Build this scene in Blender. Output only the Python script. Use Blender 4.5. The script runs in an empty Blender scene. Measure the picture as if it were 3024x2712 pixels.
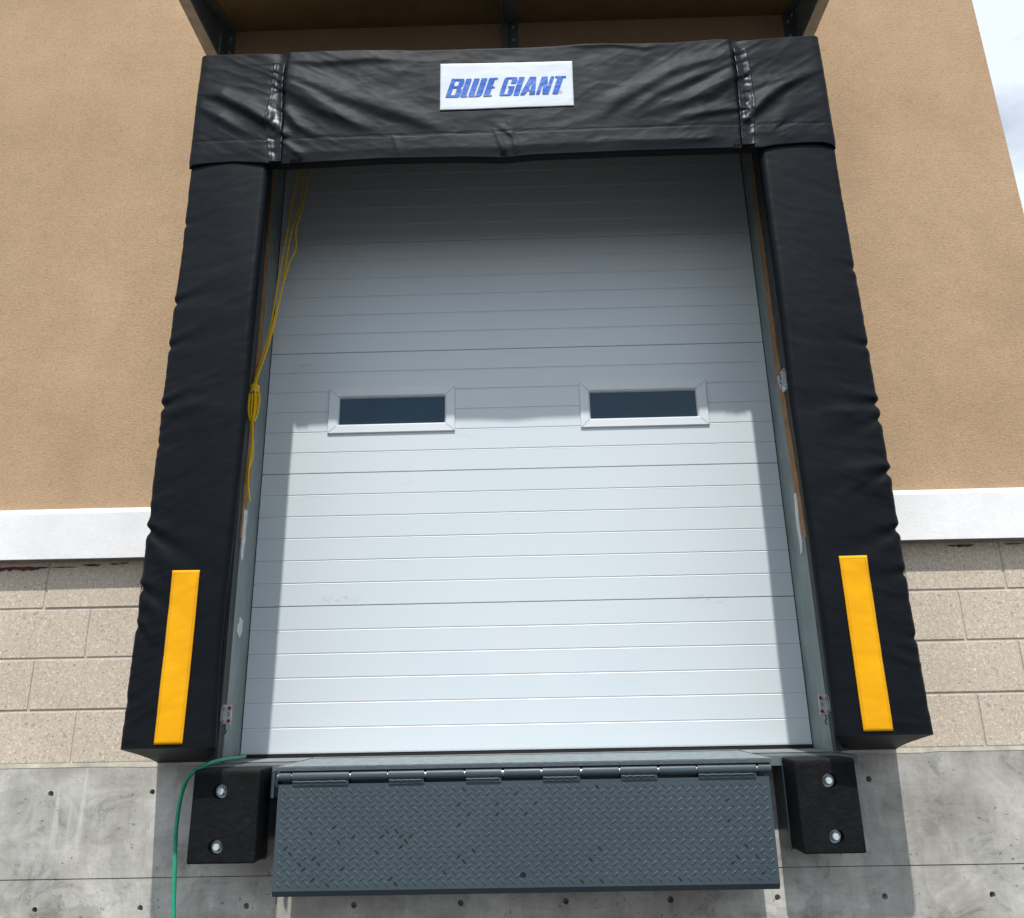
import bpy, bmesh, math, random
import numpy as np
from mathutils import Vector, Matrix, noise
R = math.radians
random.seed(7)
scene = bpy.context.scene
C = scene.collection

# ------------------------------------------------------------------ camera
cam_d = bpy.data.cameras.new('camera'); cam = bpy.data.objects.new('camera', cam_d); C.objects.link(cam)
pitch, yaw, roll = .2989, .0143, -.0193
fw = Vector((0, math.cos(pitch), math.sin(pitch))); up = Vector((0, -math.sin(pitch), math.cos(pitch))); rt = Vector((1, 0, 0))
rt, up = math.cos(roll)*rt + math.sin(roll)*up, -math.sin(roll)*rt + math.cos(roll)*up
Zr = Matrix.Rotation(yaw, 3, 'Z'); fw, rt, up = Zr @ fw, Zr @ rt, Zr @ up
M = Matrix((rt, up, -fw)).transposed().to_4x4(); M.translation = Vector((.0197, -3.2946, .2089))
cam.matrix_world = M
cam_d.sensor_fit = 'HORIZONTAL'; cam_d.sensor_width = 36; cam_d.lens = 27.71
cam_d.clip_start = .05; cam_d.clip_end = 2000
scene.camera = cam

# ------------------------------------------------------------------ sky and sun
to_sun = Vector((-.019, -1, 1.677)).normalized()
elev = math.asin(to_sun.z)
world = bpy.data.worlds.new('World'); scene.world = world; world.use_nodes = True
nt = world.node_tree; N = nt.nodes; L = nt.links; N.clear()
sky = N.new('ShaderNodeTexSky'); sky.sky_type = 'NISHITA'; sky.sun_disc = False
sky.sun_elevation = elev; sky.sun_rotation = math.atan2(to_sun.x, to_sun.y)
sky.air_density = 1.2; sky.dust_density = 1.5
tc = N.new('ShaderNodeTexCoord'); mp = N.new('ShaderNodeMapping'); mp.inputs['Scale'].default_value = (1, 1, 2.2)
nz = N.new('ShaderNodeTexNoise'); nz.inputs['Scale'].default_value = 2.6; nz.inputs['Detail'].default_value = 7; nz.inputs['Roughness'].default_value = .55
cr = N.new('ShaderNodeValToRGB'); cr.color_ramp.elements[0].position = .28; cr.color_ramp.elements[1].position = .52
mx = N.new('ShaderNodeMixRGB'); mx.inputs[2].default_value = (6.2, 6.75, 7.4, 1)
bg = N.new('ShaderNodeBackground'); bg.inputs['Strength'].default_value = .145; out = N.new('ShaderNodeOutputWorld')
L.new(tc.outputs['Generated'], mp.inputs[0]); L.new(mp.outputs[0], nz.inputs['Vector']); L.new(nz.outputs[0], cr.inputs[0])
L.new(cr.outputs[0], mx.inputs[0]); L.new(sky.outputs[0], mx.inputs[1]); L.new(mx.outputs[0], bg.inputs[0]); L.new(bg.outputs[0], out.inputs[0])
sun_d = bpy.data.lights.new('sun', 'SUN'); sun_d.energy = 3.8; sun_d.angle = R(.9); sun_d.color = (1, .965, .92)
sun = bpy.data.objects.new('sun', sun_d); C.objects.link(sun)
sun.rotation_euler = to_sun.to_track_quat('Z', 'Y').to_euler(); sun.location = (0, -6, 8)
scene.view_settings.view_transform = 'Standard'; scene.view_settings.look = 'None'
scene.view_settings.exposure = .02; scene.view_settings.gamma = 1; scene.view_settings.use_curve_mapping = False
scene.cycles.max_bounces = 8; scene.cycles.diffuse_bounces = 5

# ------------------------------------------------------------------ helpers
class MB:
    def __init__(s): s.v = []; s.f = []; s.m = []
    def add(s, vs, fs, mi=0):
        o = len(s.v); s.v += [tuple(v) for v in vs]; s.f += [tuple(i+o for i in f) for f in fs]; s.m += [mi]*len(fs)
    def box(s, x0, x1, y0, y1, z0, z1, mi=0):
        s.add([(x0,y0,z0),(x1,y0,z0),(x1,y1,z0),(x0,y1,z0),(x0,y0,z1),(x1,y0,z1),(x1,y1,z1),(x0,y1,z1)],
              [(0,3,2,1),(4,5,6,7),(0,1,5,4),(1,2,6,5),(2,3,7,6),(3,0,4,7)], mi)
    def prism(s, pts, axis, a, b, mi=0):
        # polygon pts in the two other axes, extruded from a to b
        def P(p, t): return {'x': (t, p[0], p[1]), 'y': (p[0], t, p[1]), 'z': (p[0], p[1], t)}[axis]
        n = len(pts); vs = [P(p, a) for p in pts] + [P(p, b) for p in pts]
        fs = [tuple(range(n))[::-1], tuple(range(n, 2*n))] + [(i, (i+1) % n, n+(i+1) % n, n+i) for i in range(n)]
        s.add(vs, fs, mi)
    def cyl(s, p0, p1, r0, r1=None, n=16, mi=0, caps=True):
        r1 = r0 if r1 is None else r1
        p0, p1 = Vector(p0), Vector(p1); d = (p1-p0).normalized()
        a = d.orthogonal().normalized(); b = d.cross(a)
        vs = [p0+(a*math.cos(t)+b*math.sin(t))*r0 for t in [2*math.pi*i/n for i in range(n)]] + \
             [p1+(a*math.cos(t)+b*math.sin(t))*r1 for t in [2*math.pi*i/n for i in range(n)]]
        fs = [(i, (i+1) % n, n+(i+1) % n, n+i) for i in range(n)]
        if caps: fs += [tuple(range(n))[::-1], tuple(range(n, 2*n))]
        s.add(vs, fs, mi)
    def tube(s, pts, r, n=8, mi=0, rf=None):
        pts = [Vector(p) for p in pts]; vs = []; k = len(pts)
        a = None
        for i, p in enumerate(pts):
            d = (pts[min(i+1, k-1)]-pts[max(i-1, 0)]).normalized()
            if a is None: a = d.orthogonal().normalized()
            a = (a - d*a.dot(d)).normalized(); b = d.cross(a); rr = r if rf is None else r*rf(i/(k-1))
            vs += [p+(a*math.cos(2*math.pi*j/n)+b*math.sin(2*math.pi*j/n))*rr for j in range(n)]
        fs = [(i*n+j, i*n+(j+1) % n, (i+1)*n+(j+1) % n, (i+1)*n+j) for i in range(k-1) for j in range(n)]
        fs += [tuple(range(n))[::-1], tuple(range((k-1)*n, k*n))]
        s.add(vs, fs, mi)
    def build(s, name, mats, parent=None, smooth=False, bevel=0, segs=2, label=None, angle=40):
        me = bpy.data.meshes.new(name); me.from_pydata(s.v, [], s.f); me.update()
        bm = bmesh.new(); bm.from_mesh(me); bmesh.ops.recalc_face_normals(bm, faces=bm.faces); bm.to_mesh(me); bm.free()
        for m in (mats if isinstance(mats, (list, tuple)) else [mats]): me.materials.append(m)
        for p, mi in zip(me.polygons, s.m): p.material_index = mi
        if smooth: me.shade_smooth()
        o = bpy.data.objects.new(name, me); C.objects.link(o)
        if parent is not None: o.parent = parent
        if bevel:
            b = o.modifiers.new('bevel', 'BEVEL'); b.width = bevel; b.segments = segs; b.limit_method = 'ANGLE'; b.angle_limit = R(35)
        if label: o['label'] = label
        if smooth and angle:
            me.set_sharp_from_angle(angle=R(angle))
        return o

def thing(name, label, cat, group=None):
    o = bpy.data.objects.new(name, None); C.objects.link(o); o.empty_display_size = .1
    return tag(o, label, cat, group)
def tag(o, label, cat, group=None):
    o['label'] = label; o['category'] = cat
    if group: o['group'] = group
    return o
def structure(o): o['kind'] = 'structure'; return o

def cut(o, cutter_mb):
    # boolean cut, baked into the mesh
    me = bpy.data.meshes.new('cutter'); me.from_pydata(cutter_mb.v, [], cutter_mb.f)
    bm = bmesh.new(); bm.from_mesh(me); bmesh.ops.recalc_face_normals(bm, faces=bm.faces); bm.to_mesh(me); bm.free()
    c = bpy.data.objects.new('cutter', me); C.objects.link(c)
    par = o.parent
    b = o.modifiers.new('b', 'BOOLEAN'); b.operation = 'DIFFERENCE'; b.solver = 'EXACT'; b.object = c
    dg = bpy.context.evaluated_depsgraph_get(); dg.update()
    new = bpy.data.meshes.new_from_object(o.evaluated_get(dg)); o.modifiers.clear(); o.data = new
    bpy.data.objects.remove(c)
    return o

def spline(pts, n=8):
    pts = [Vector(p) for p in pts]; out = []
    for i in range(len(pts)-1):
        p0 = pts[max(i-1, 0)]; p1 = pts[i]; p2 = pts[i+1]; p3 = pts[min(i+2, len(pts)-1)]
        for k in range(n):
            t = k/n
            out.append(.5*((2*p1)+(p2-p0)*t+(2*p0-5*p1+4*p2-p3)*t*t+(3*p1-p0-3*p2+p3)*t**3))
    out.append(pts[-1]); return out

# ---- node material helper
def S2L(r, g, b):
    f = lambda c: (c/255/12.92) if c/255 < .04045 else ((c/255+.055)/1.055)**2.4
    return (f(r), f(g), f(b), 1)
class Mat:
    def __init__(s, name, col, rough=.5, metal=0, spec=.5):
        s.m = bpy.data.materials.new(name); s.m.use_nodes = True; s.nt = s.m.node_tree; s.N = s.nt.nodes; s.L = s.nt.links
        s.b = s.N['Principled BSDF']; s.b.inputs['Base Color'].default_value = col if len(col) == 4 else (*col, 1)
        s.b.inputs['Roughness'].default_value = rough; s.b.inputs['Metallic'].default_value = metal
        s.b.inputs['Specular IOR Level'].default_value = spec
        s.col = None; s.h = None; s.tc = s.N.new('ShaderNodeTexCoord'); s._bump = None
    def vec(s, scale=(1, 1, 1), rot=(0, 0, 0), loc=(0, 0, 0)):
        m = s.N.new('ShaderNodeMapping'); m.inputs['Scale'].default_value = scale; m.inputs['Rotation'].default_value = rot; m.inputs['Location'].default_value = loc
        s.L.new(s.tc.outputs['Object'], m.inputs[0]); return m.outputs[0]
    def noise(s, scale, detail=4, rough=.5, sc=(1, 1, 1), rot=(0, 0, 0), loc=(0, 0, 0), dist=0):
        n = s.N.new('ShaderNodeTexNoise'); n.inputs['Scale'].default_value = scale; n.inputs['Detail'].default_value = detail
        n.inputs['Roughness'].default_value = rough; n.inputs['Distortion'].default_value = dist; s.L.new(s.vec(sc, rot, loc), n.inputs['Vector']); return n.outputs[0]
    def voro(s, scale, feature='F1', sc=(1, 1, 1), out='Distance', rnd=1, loc=(0, 0, 0)):
        n = s.N.new('ShaderNodeTexVoronoi'); n.feature = feature; n.inputs['Scale'].default_value = scale; n.inputs['Randomness'].default_value = rnd
        s.L.new(s.vec(sc, loc=loc), n.inputs['Vector']); return n.outputs[out]
    def ramp(s, x, stops, interp='LINEAR'):
        r = s.N.new('ShaderNodeValToRGB'); r.color_ramp.interpolation = interp; e = r.color_ramp.elements
        while len(e) < len(stops): e.new(.5)
        for el, (p, c) in zip(e, stops):
            el.position = p; el.color = (c, c, c, 1) if not isinstance(c, (tuple, list)) else (*c[:3], 1)
        s.L.new(x, r.inputs[0]); return r.outputs[0]
    def math(s, op, a, b=None, c=None, clamp=False):
        n = s.N.new('ShaderNodeMath'); n.operation = op; n.use_clamp = clamp
        for i, v in enumerate((a, b, c)):
            if v is None: continue
            if isinstance(v, (int, float)): n.inputs[i].default_value = v
            else: s.L.new(v, n.inputs[i])
        return n.outputs[0]
    def xyz(s):
        n = s.N.new('ShaderNodeSeparateXYZ'); s.L.new(s.tc.outputs['Object'], n.inputs[0]); return n.outputs
    def mix(s, fac, a, b, blend='MIX'):
        n = s.N.new('ShaderNodeMixRGB'); n.blend_type = blend
        for i, v in enumerate((fac, a, b)):
            if isinstance(v, (int, float)): n.inputs[i].default_value = v if i == 0 else (v, v, v, 1)
            elif isinstance(v, (tuple, list)): n.inputs[i].default_value = (*v[:3], 1)
            else: s.L.new(v, n.inputs[i])
        return n.outputs[0]
    def setcol(s, x): s.L.new(x, s.b.inputs['Base Color'])
    def setrough(s, x): s.L.new(x, s.b.inputs['Roughness'])
    def bump(s, h, strength=.3, dist=.01):
        n = s.N.new('ShaderNodeBump'); n.inputs['Strength'].default_value = strength; n.inputs['Distance'].default_value = dist
        s.L.new(h, n.inputs['Height'])
        if s._bump: s.L.new(s._bump, n.inputs['Normal'])
        s._bump = n.outputs[0]; s.L.new(n.outputs[0], s.b.inputs['Normal'])

# ------------------------------------------------------------------ materials
def m_stucco(name, base, dark, light, strength=.5, fmix=.7):
    m = Mat(name, base, .92, spec=.2)
    big = m.ramp(m.noise(1.1, 4, .6), [(.3, dark), (.72, light)])
    big = m.mix(.6, big, m.ramp(m.noise(.45, 5, .65, loc=(3, 1, 2)), [(.35, (.86, .87, .88)), (.65, (1.06, 1.04, 1.02))]), 'MULTIPLY')
    big = m.mix(.5, big, m.ramp(m.noise(4, 6, .75, sc=(1, 1, .5)), [(.35, .90), (.65, 1.06)]), 'MULTIPLY')
    fine = m.ramp(m.noise(95, 3, .6, sc=(1, 1, 1.9), dist=.6), [(.32, .68), (.5, 1), (.7, 1.12)])
    m.setcol(m.mix(fmix, big, fine, 'MULTIPLY'))
    m.bump(m.noise(85, 4, .62, sc=(1, 1, 1.9), dist=1.2), strength, .006)
    m.bump(m.noise(5, 3, .5), .25, .02)
    return m.m
M_stucco = m_stucco('sand_stucco', (.5, .36, .24), (.455, .310, .188), (.54, .378, .235))
M_trim = m_stucco('white_stucco', (.88, .89, .89), (.86, .87, .87), (.90, .90, .90), .18, .22)

def m_block():
    m = Mat('ground_face_block', (.5, .44, .37), .9, spec=.2)
    big = m.ramp(m.noise(2.3, 3), [(.3, (.52, .445, .36)), (.7, (.60, .52, .425))])
    v1 = m.ramp(m.voro(210, out='Color'), [(.0, .62), (.14, .74), (.24, 1), (.70, 1), (.80, 1.22), (1, 1.32)])
    v2 = m.ramp(m.voro(120, out='Color', loc=(3, 1, 2)), [(0, .55), (.07, .74), (.13, 1), (.85, 1), (.92, 1.2), (1, 1.3)])
    c = m.mix(1, big, v1, 'MULTIPLY'); c = m.mix(1, c, v2, 'MULTIPLY')
    m.setcol(m.mix(.45, c, m.ramp(m.noise(60, 3), [(.3, .8), (.7, 1.15)]), 'MULTIPLY'))
    m.bump(m.noise(180, 3, .7), .35, .003)
    return m.m
M_block = m_block()
def m_plain(name, col, rough=.8, metal=0, spec=.4, var=.15, scale=12, bump=0, bscale=80, sc=(1, 1, 1)):
    m = Mat(name, col, rough, metal, spec)
    f = m.ramp(m.noise(scale, 5, .6, sc=sc), [(.3, 1-var), (.7, 1+var)])
    m.setcol(m.mix(1, tuple(col[:3]), f, 'MULTIPLY'))
    if bump: m.bump(m.noise(bscale, 4, .6), bump, .004)
    return m.m
M_mortar = m_plain('mortar', (.52, .475, .41), .95, bump=.5, bscale=160)
M_sealant = m_plain('sealant', (.56, .53, .44), .85, var=.35, scale=9, bump=.3, bscale=30)
M_membrane = m_plain('red_membrane', (.10, .012, .012), .6, var=.5, scale=40)

def m_concrete():
    m = Mat('cast_concrete', (.45, .45, .43), .88, spec=.25)
    xyz = m.xyz()
    a = m.ramp(m.noise(1.7, 7, .62, loc=(4, 0, 1)), [(.32, (.315, .300, .262)), (.44, (.42, .405, .365)), (.53, (.485, .475, .435)), (.68, (.61, .605, .57))])
    # trowelled, blocky skin patches with warped edges
    w = m.N.new('ShaderNodeVectorMath'); w.operation = 'MULTIPLY_ADD'; nz = m.N.new('ShaderNodeTexNoise'); nz.inputs['Scale'].default_value = 9; nz.inputs['Detail'].default_value = 6; nz.inputs['Roughness'].default_value = .7
    m.L.new(m.tc.outputs['Object'], nz.inputs['Vector']); m.L.new(nz.outputs['Color'], w.inputs[0]); w.inputs[1].default_value = (.09, .09, .09); m.L.new(m.tc.outputs['Object'], w.inputs[2])
    def patch(scale, sc, lo, hi, loc=(0, 0, 0)):
        mp = m.N.new('ShaderNodeMapping'); mp.inputs['Scale'].default_value = sc; mp.inputs['Location'].default_value = loc; m.L.new(w.outputs[0], mp.inputs[0])
        v = m.N.new('ShaderNodeTexVoronoi'); v.distance = 'CHEBYCHEV'; v.inputs['Scale'].default_value = scale; m.L.new(mp.outputs[0], v.inputs['Vector'])
        return m.ramp(v.outputs['Color'], [(0, lo), (1, hi)])
    c = m.mix(1, a, patch(5, (1, .3, .7), .80, 1.12), 'MULTIPLY')
    c = m.mix(1, c, patch(13, (1, .3, .55), .90, 1.07, (3, 1, 2)), 'MULTIPLY')
    # smears and dark weathered blotches
    c = m.mix(.8, c, m.ramp(m.noise(6, 7, .75, sc=(.8, 1, 1), loc=(5, 2, 1), dist=.8), [(.38, .60), (.44, .90), (.54, 1.04), (.60, 1.18)]), 'MULTIPLY')
    c = m.mix(.5, c, m.ramp(m.noise(10, 5, .7, sc=(2.4, 1, .25), loc=(1, 0, 0)), [(.35, .84), (.6, 1.06)]), 'MULTIPLY')
    c = m.mix(.35, c, m.ramp(m.noise(14, 4, .7, sc=(.35, 1, 4)), [(.3, .8), (.6, 1.05)]), 'MULTIPLY')
    c = m.mix(m.math('MULTIPLY', m.ramp(m.noise(8, 7, .8, loc=(1, 4, 8)), [(.63, 0), (.67, 1)]), .65), c, (.20, .18, .15))
    # bug holes of two sizes, ragged
    def holes(scale, r0, r1, g0, g1, loc):
        mp = m.N.new('ShaderNodeMapping'); mp.inputs['Location'].default_value = loc; m.L.new(w.outputs[0], mp.inputs[0])
        v = m.N.new('ShaderNodeTexVoronoi'); v.inputs['Scale'].default_value = scale; m.L.new(mp.outputs[0], v.inputs['Vector'])
        return m.math('MAXIMUM', m.ramp(v.outputs['Distance'], [(r0, 0), (r1, 1)]), m.ramp(m.noise(3.1, 3, .6, loc=loc), [(g0, 1), (g1, 0)]))
    hole = m.math('MINIMUM', holes(22, .05, .11, .47, .53, (9, 0, 2)), holes(55, .07, .15, .52, .58, (2, 5, 7)))
    c = m.mix(1, c, m.ramp(hole, [(0, .38), (1, 1)]), 'MULTIPLY')
    # white lime runs under the block joint
    zf = m.math('MULTIPLY_ADD', xyz[2], 2.6, 1.0, clamp=True)
    left = m.math('MULTIPLY_ADD', xyz[0], -5, -7.4, clamp=True)
    for sx, lx_, lo in ((9, 2.35, .62), (16, 5.1, .64), (12, 8.3, .66)):
        run = m.ramp(m.noise(sx, 2, .5, sc=(1, 0, .05), loc=(lx_, 0, 0)), [(lo, 0), (lo+.05, 1)])
        f = m.math('MULTIPLY', m.math('MULTIPLY', m.math('MULTIPLY', run, zf), left), m.ramp(m.noise(18, 4, .7), [(.3, .3), (.6, 1)]))
        c = m.mix(m.math('MULTIPLY', f, .8), c, (.76, .76, .72))
    # broken brown darkening towards the top of the pour
    zt = m.math('MULTIPLY_ADD', xyz[2], 8, 1.0, clamp=True)
    dn = m.ramp(m.noise(4, 6, .7), [(.38, 0), (.60, 1)])
    c = m.mix(m.math('MULTIPLY', m.math('MULTIPLY', zt, dn), .55), c, (.28, .255, .21))
    m.setcol(c)
    m.bump(hole, .5, .005); m.bump(m.noise(26, 6, .7), .30, .005)
    return m.m
M_conc = m_concrete()
M_apron = m_plain('asphalt', (.055, .055, .057), .9, var=.2, scale=3, bump=.4)
M_floor = m_plain('dock_floor', (.24, .26, .265), .8, var=.2, scale=14, bump=.2)

def m_vinyl(name, rough=.50, col=(.0046, .0054, .0068), grain=.10, spec=.125):
    m = Mat(name, col, rough, spec=spec); m.b.inputs['Specular Tint'].default_value = (.78, .89, 1, 1)
    d = m.ramp(m.noise(3, 5, .6), [(.35, 0), (.75, 1)])
    m.setcol(m.mix(d, (col[0], col[1], col[2]), (col[0]*1.5, col[1]*1.5, col[2]*1.5)))
    m.setrough(m.math('MULTIPLY_ADD', m.noise(7, 5, .65), .14, rough-.07))
    m.bump(m.noise(420, 2, .5), grain, .0008)
    sc = m.ramp(m.noise(11, 6, .8, sc=(1, 1, 2.2), loc=(2, 5, 1)), [(.66, 0), (.74, 1)])
    m.setcol(m.mix(m.math('MULTIPLY', sc, .35), m.mix(d, (col[0], col[1], col[2]), (col[0]*1.6, col[1]*1.6, col[2]*1.6)), (.045, .045, .045)))
    m.bump(m.noise(16, 3, .5), .05, .006)
    return m.m
M_vinyl = m_vinyl('black_vinyl')
M_gloss = m_vinyl('glossy_black_strap', .36, (.007, .008, .010), .05, .19)
def m_yellow():
    m = Mat('yellow_vinyl', (.83, .38, .004), .6, spec=.15)
    m.setcol(m.ramp(m.noise(6, 3), [(.3, (.80, .37, .0035)), (.7, (.86, .42, .005))]))
    m.bump(m.noise(9, 3, .5), .25, .01); m.bump(m.noise(500, 2), .1, .0006)
    return m.m
M_yellow = m_yellow()
M_sign = m_plain('white_vinyl_sign', (.66, .72, .77), .6, var=.03, scale=6, bump=.12, bscale=12)
def m_blue():
    m = Mat('blue_foil', (.005, .11, .62), .36, metal=.0, spec=.18)
    m.setcol(m.ramp(m.noise(8, 3, .6), [(.3, (.0, .095, .50)), (.7, (.0, .12, .56))]))
    m.bump(m.noise(10, 3), .35, .01)
    return m.m
M_blue = m_blue()
M_grey_print = m_plain('grey_print', (.30, .34, .38), .5)

def m_door():
    m = Mat('white_steel_door', (.60, .67, .72), .42, spec=.45)
    c = m.ramp(m.noise(1.3, 3, .5), [(.3, (.625, .69, .73)), (.7, (.66, .72, .75))])
    x3 = m.xyz()
    for (sx, sz, rx_, rz_, k_) in ((-1.02, 1.78, .07, .02, .5), (-.80, .655, .10, .03, .35), (.80, .62, .12, .03, .35), (-1.07, .52, .02, .015, .4), (-.5, 1.19, .02, .02, .3)):
        dx = m.math('DIVIDE', m.math('SUBTRACT', x3[0], sx), rx_); dz = m.math('DIVIDE', m.math('SUBTRACT', x3[2], sz), rz_)
        g = m.math('SUBTRACT', 1.0, m.math('ADD', m.math('MULTIPLY', dx, dx), m.math('MULTIPLY', dz, dz)), clamp=True)
        c = m.mix(m.math('MULTIPLY', m.math('MULTIPLY', g, k_), m.ramp(m.noise(45, 4, .7, sc=(.5, 1, 1)), [(.5, 0), (.62, 1)])), c, (.33, .34, .35))
    sm = m.ramp(m.noise(6, 5, .75, sc=(.5, 1, 1.6), loc=(3, 0, 5)), [(.66, 0), (.78, 1)])
    c = m.mix(m.math('MULTIPLY', sm, .28), c, (.36, .38, .39))
    m.setcol(c)
    m.bump(m.noise(260, 2, .5, sc=(1, 1, .5)), .10, .0012)
    m.bump(m.noise(1.6, 2, .5), .12, .02)
    return m.m
M_door = m_door()
M_winframe = m_plain('window_frame_plastic', (.70, .75, .78), .4, var=.02)
def m_glass():
    m = Mat('dark_window_pane', (.012, .03, .05), .08, spec=.35)
    m.setcol(m.ramp(m.noise(2.5, 3), [(.3, (.007, .040, .074)), (.7, (.011, .052, .092))]))  # blue of the reflected sky is put into the pane's base colour
    m.bump(m.noise(7, 2), .03, .01)
    return m.m
M_glass = m_glass()
M_rubber = m_plain('black_rubber', (.012, .011, .011), .6, var=.3, scale=30, bump=.3, bscale=40)
def m_bumper():
    m = Mat('recycled_rubber', (.012, .012, .013), .7, spec=.14)
    c = m.ramp(m.noise(14, 6, .7), [(.3, (.0040, .0050, .0062)), (.7, (.0095, .0108, .0122))])
    fl = m.ramp(m.voro(48, out='Color'), [(0, 1), (.93, 1), (.97, 2.2)])
    c = m.mix(.8, c, fl, 'MULTIPLY')
    z = m.math('MULTIPLY_ADD', m.xyz()[2], 30, .7, clamp=True)
    c = m.mix(m.math('MULTIPLY', z, m.ramp(m.noise(20, 5, .7), [(.35, .25), (.65, .8)])), c, (.06, .057, .052))
    m.setcol(c); m.bump(m.noise(30, 6, .75), .75, .008); m.bump(m.voro(55), .3, .004)
    return m.m
M_bumper = m_bumper()
def m_galv(name, col=(.20, .235, .235), rough=.5, metal=.25, spec=.5):
    m = Mat(name, col, rough, metal=metal, spec=spec)
    a = m.ramp(m.noise(4.5, 6, .68, sc=(1, 1, .6)), [(.3, tuple(c*.70 for c in col)), (.52, tuple(col)), (.74, tuple(min(1, c*1.25) for c in col))])
    b = m.ramp(m.noise(26, 5, .7, sc=(1, 1, .35)), [(.3, .82), (.6, 1.08)])
    m.setcol(m.mix(.7, a, b, 'MULTIPLY')); m.bump(m.noise(40, 4, .6), .12, .003)
    return m.m
M_jamb = m_galv('jamb_steel', (.23, .275, .275), .55, .1)
M_jamb_dark = m_plain('dark_caulk', (.05, .055, .055), .7)
M_brown = m_plain('raw_stucco_return', (.30, .17, .085), .95, var=.25, scale=18, bump=.4)
M_canopy = m_galv('canopy_galvanised', (.20, .235, .235), .45, .3)
M_canopy_roof = m_plain('canopy_brown_underside', (.27, .19, .085), .7, var=.18, scale=6)
M_flange = m_plain('canopy_edge_bounce_tone', (.60, .55, .43), .7, var=.2, scale=20)  # pale beige puts light reflected off the wall into the edge colour
M_zinc = m_plain('zinc_bolt', (.55, .62, .65), .42, metal=.25, var=.12, scale=60)
M_white_plate = m_plain('pale_bracket_steel', (.74, .80, .80), .5, metal=.1, var=.08)
M_red = m_plain('red_plastic', (.45, .012, .012), .4)
M_black = m_plain('black_slot', (.008, .008, .008), .8)
def m_slate():
    m = Mat('slate_blue_paint', (.05, .07, .08), .42, spec=.45)
    c = m.ramp(m.noise(2.2, 5, .6, sc=(1, 1, 1.3)), [(.3, (.043, .063, .077)), (.55, (.050, .073, .088)), (.8, (.060, .084, .096))])
    sp = m.ramp(m.noise(75, 4, .7), [(.70, 0), (.75, 1)])
    c = m.mix(m.math('MULTIPLY', sp, .6), c, (.02, .018, .018))
    m.setcol(c); m.setrough(m.math('MULTIPLY_ADD', m.noise(12, 4), .2, .32)); m.bump(m.noise(60, 4), .12, .003)
    return m.m
M_slate = m_slate()
M_slate_dusty = m_plain('dusty_slate_plate', (.22, .26, .27), .65, var=.25, scale=26, bump=.35, bscale=90, sc=(1, 1, 1))
M_slate_cut = m_plain('flame_cut_edge', (.085, .11, .125), .5, var=.2, scale=60, bump=.3, bscale=120)
M_slate_dark = m_galv('dark_painted_steel', (.030, .052, .068), .42, 0)
M_worn = m_plain('worn_steel', (.026, .030, .034), .45, metal=.2, var=.5, scale=80)
M_bright = m_plain('bright_pin', (.55, .5, .48), .3, metal=.9)
M_curb = m_galv('curb_angle_steel', (.13, .16, .175), .5, .1)
def m_rope():
    m = Mat('yellow_rope', (.85, .50, .01), .6)
    w = m.N.new('ShaderNodeTexWave'); w.inputs['Scale'].default_value = 60; w.bands_direction = 'DIAGONAL'; m.L.new(m.vec(), w.inputs['Vector'])
    m.setcol(m.ramp(w.outputs[0], [(0, (.78, .44, .006)), (.5, (.98, .66, .012))])); m.bump(w.outputs[0], .5, .002)
    return m.m
M_rope = m_rope()
def m_hose():
    m = Mat('green_hose', (.01, .30, .17), .5)
    c = m.ramp(m.noise(12, 5, .7, loc=(0, 0, 3)), [(.35, (.01, .27, .15)), (.6, (.03, .42, .24)), (.8, (.16, .52, .34))])
    x = m.xyz(); dust = m.math('MULTIPLY', m.math('MULTIPLY_ADD', x[0], 12, 14.4, clamp=True), m.ramp(m.noise(30, 4, .7), [(.35, .2), (.6, .85)]))
    m.setcol(m.mix(dust, c, (.28, .33, .29))); m.bump(m.noise(60, 3), .2, .002)
    return m.m
M_hose = m_hose()
M_patch = m_plain('torn_white_paper', (.62, .64, .62), .8, var=.15, scale=40)

# ------------------------------------------------------------------ ground
g = MB(); g.add([(-300, -300, -1.22), (300, -300, -1.22), (300, 300, -1.22), (-300, 300, -1.22)], [(0, 1, 2, 3)])
structure(g.build('ground', M_apron))

# ------------------------------------------------------------------ building
XL, XR = -9.0, 2.405          # building runs left out of frame, its corner is on the right
OX = 1.2                      # half width of the door opening
OT = 3.05                     # top of opening
bld = thing('building', 'sand stucco building with white trim band, pale block and concrete base', 'building')
b = MB()
b.box(XL, -OX, -.04, .30, .985, 7.6); b.box(OX, XR, -.04, .30, .985, 7.6); b.box(-OX, OX, -.04, .30, OT, 7.6)
b.box(XR-.30, XR, .30, 14, .985, 7.6)
b.build('stucco_wall', M_stucco, bld)
# trim band: front face with sloped weathered top and undercut
for x0, x1 in ((XL, -OX-.02), (OX+.02, XR+.03)):
    b = MB()
    prof = [(-.022, .835), (-.072, .812), (-.075, 1.008), (-.040, 1.034), (-.030, 1.034), (-.022, 1.0)]
    n = int((x1-x0)/.06); vs = []; fs = []
    for i in range(n+1):
        x = x0+(x1-x0)*i/n
        for (y, z) in prof:
            vs.append((x, y+.002*noise.noise(Vector((x*3, y*20, z*20))), z+.002*noise.noise(Vector((x*2+9, y*20, z*20)))))
    k = len(prof)
    for i in range(n):
        for j in range(k): fs.append((i*k+j, i*k+(j+1) % k, (i+1)*k+(j+1) % k, (i+1)*k+j))
    fs += [tuple(range(k)), tuple(range(n*k, n*k+k))]
    b.add(vs, fs); b.build('trim_band', M_trim, bld, bevel=.003)
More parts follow.
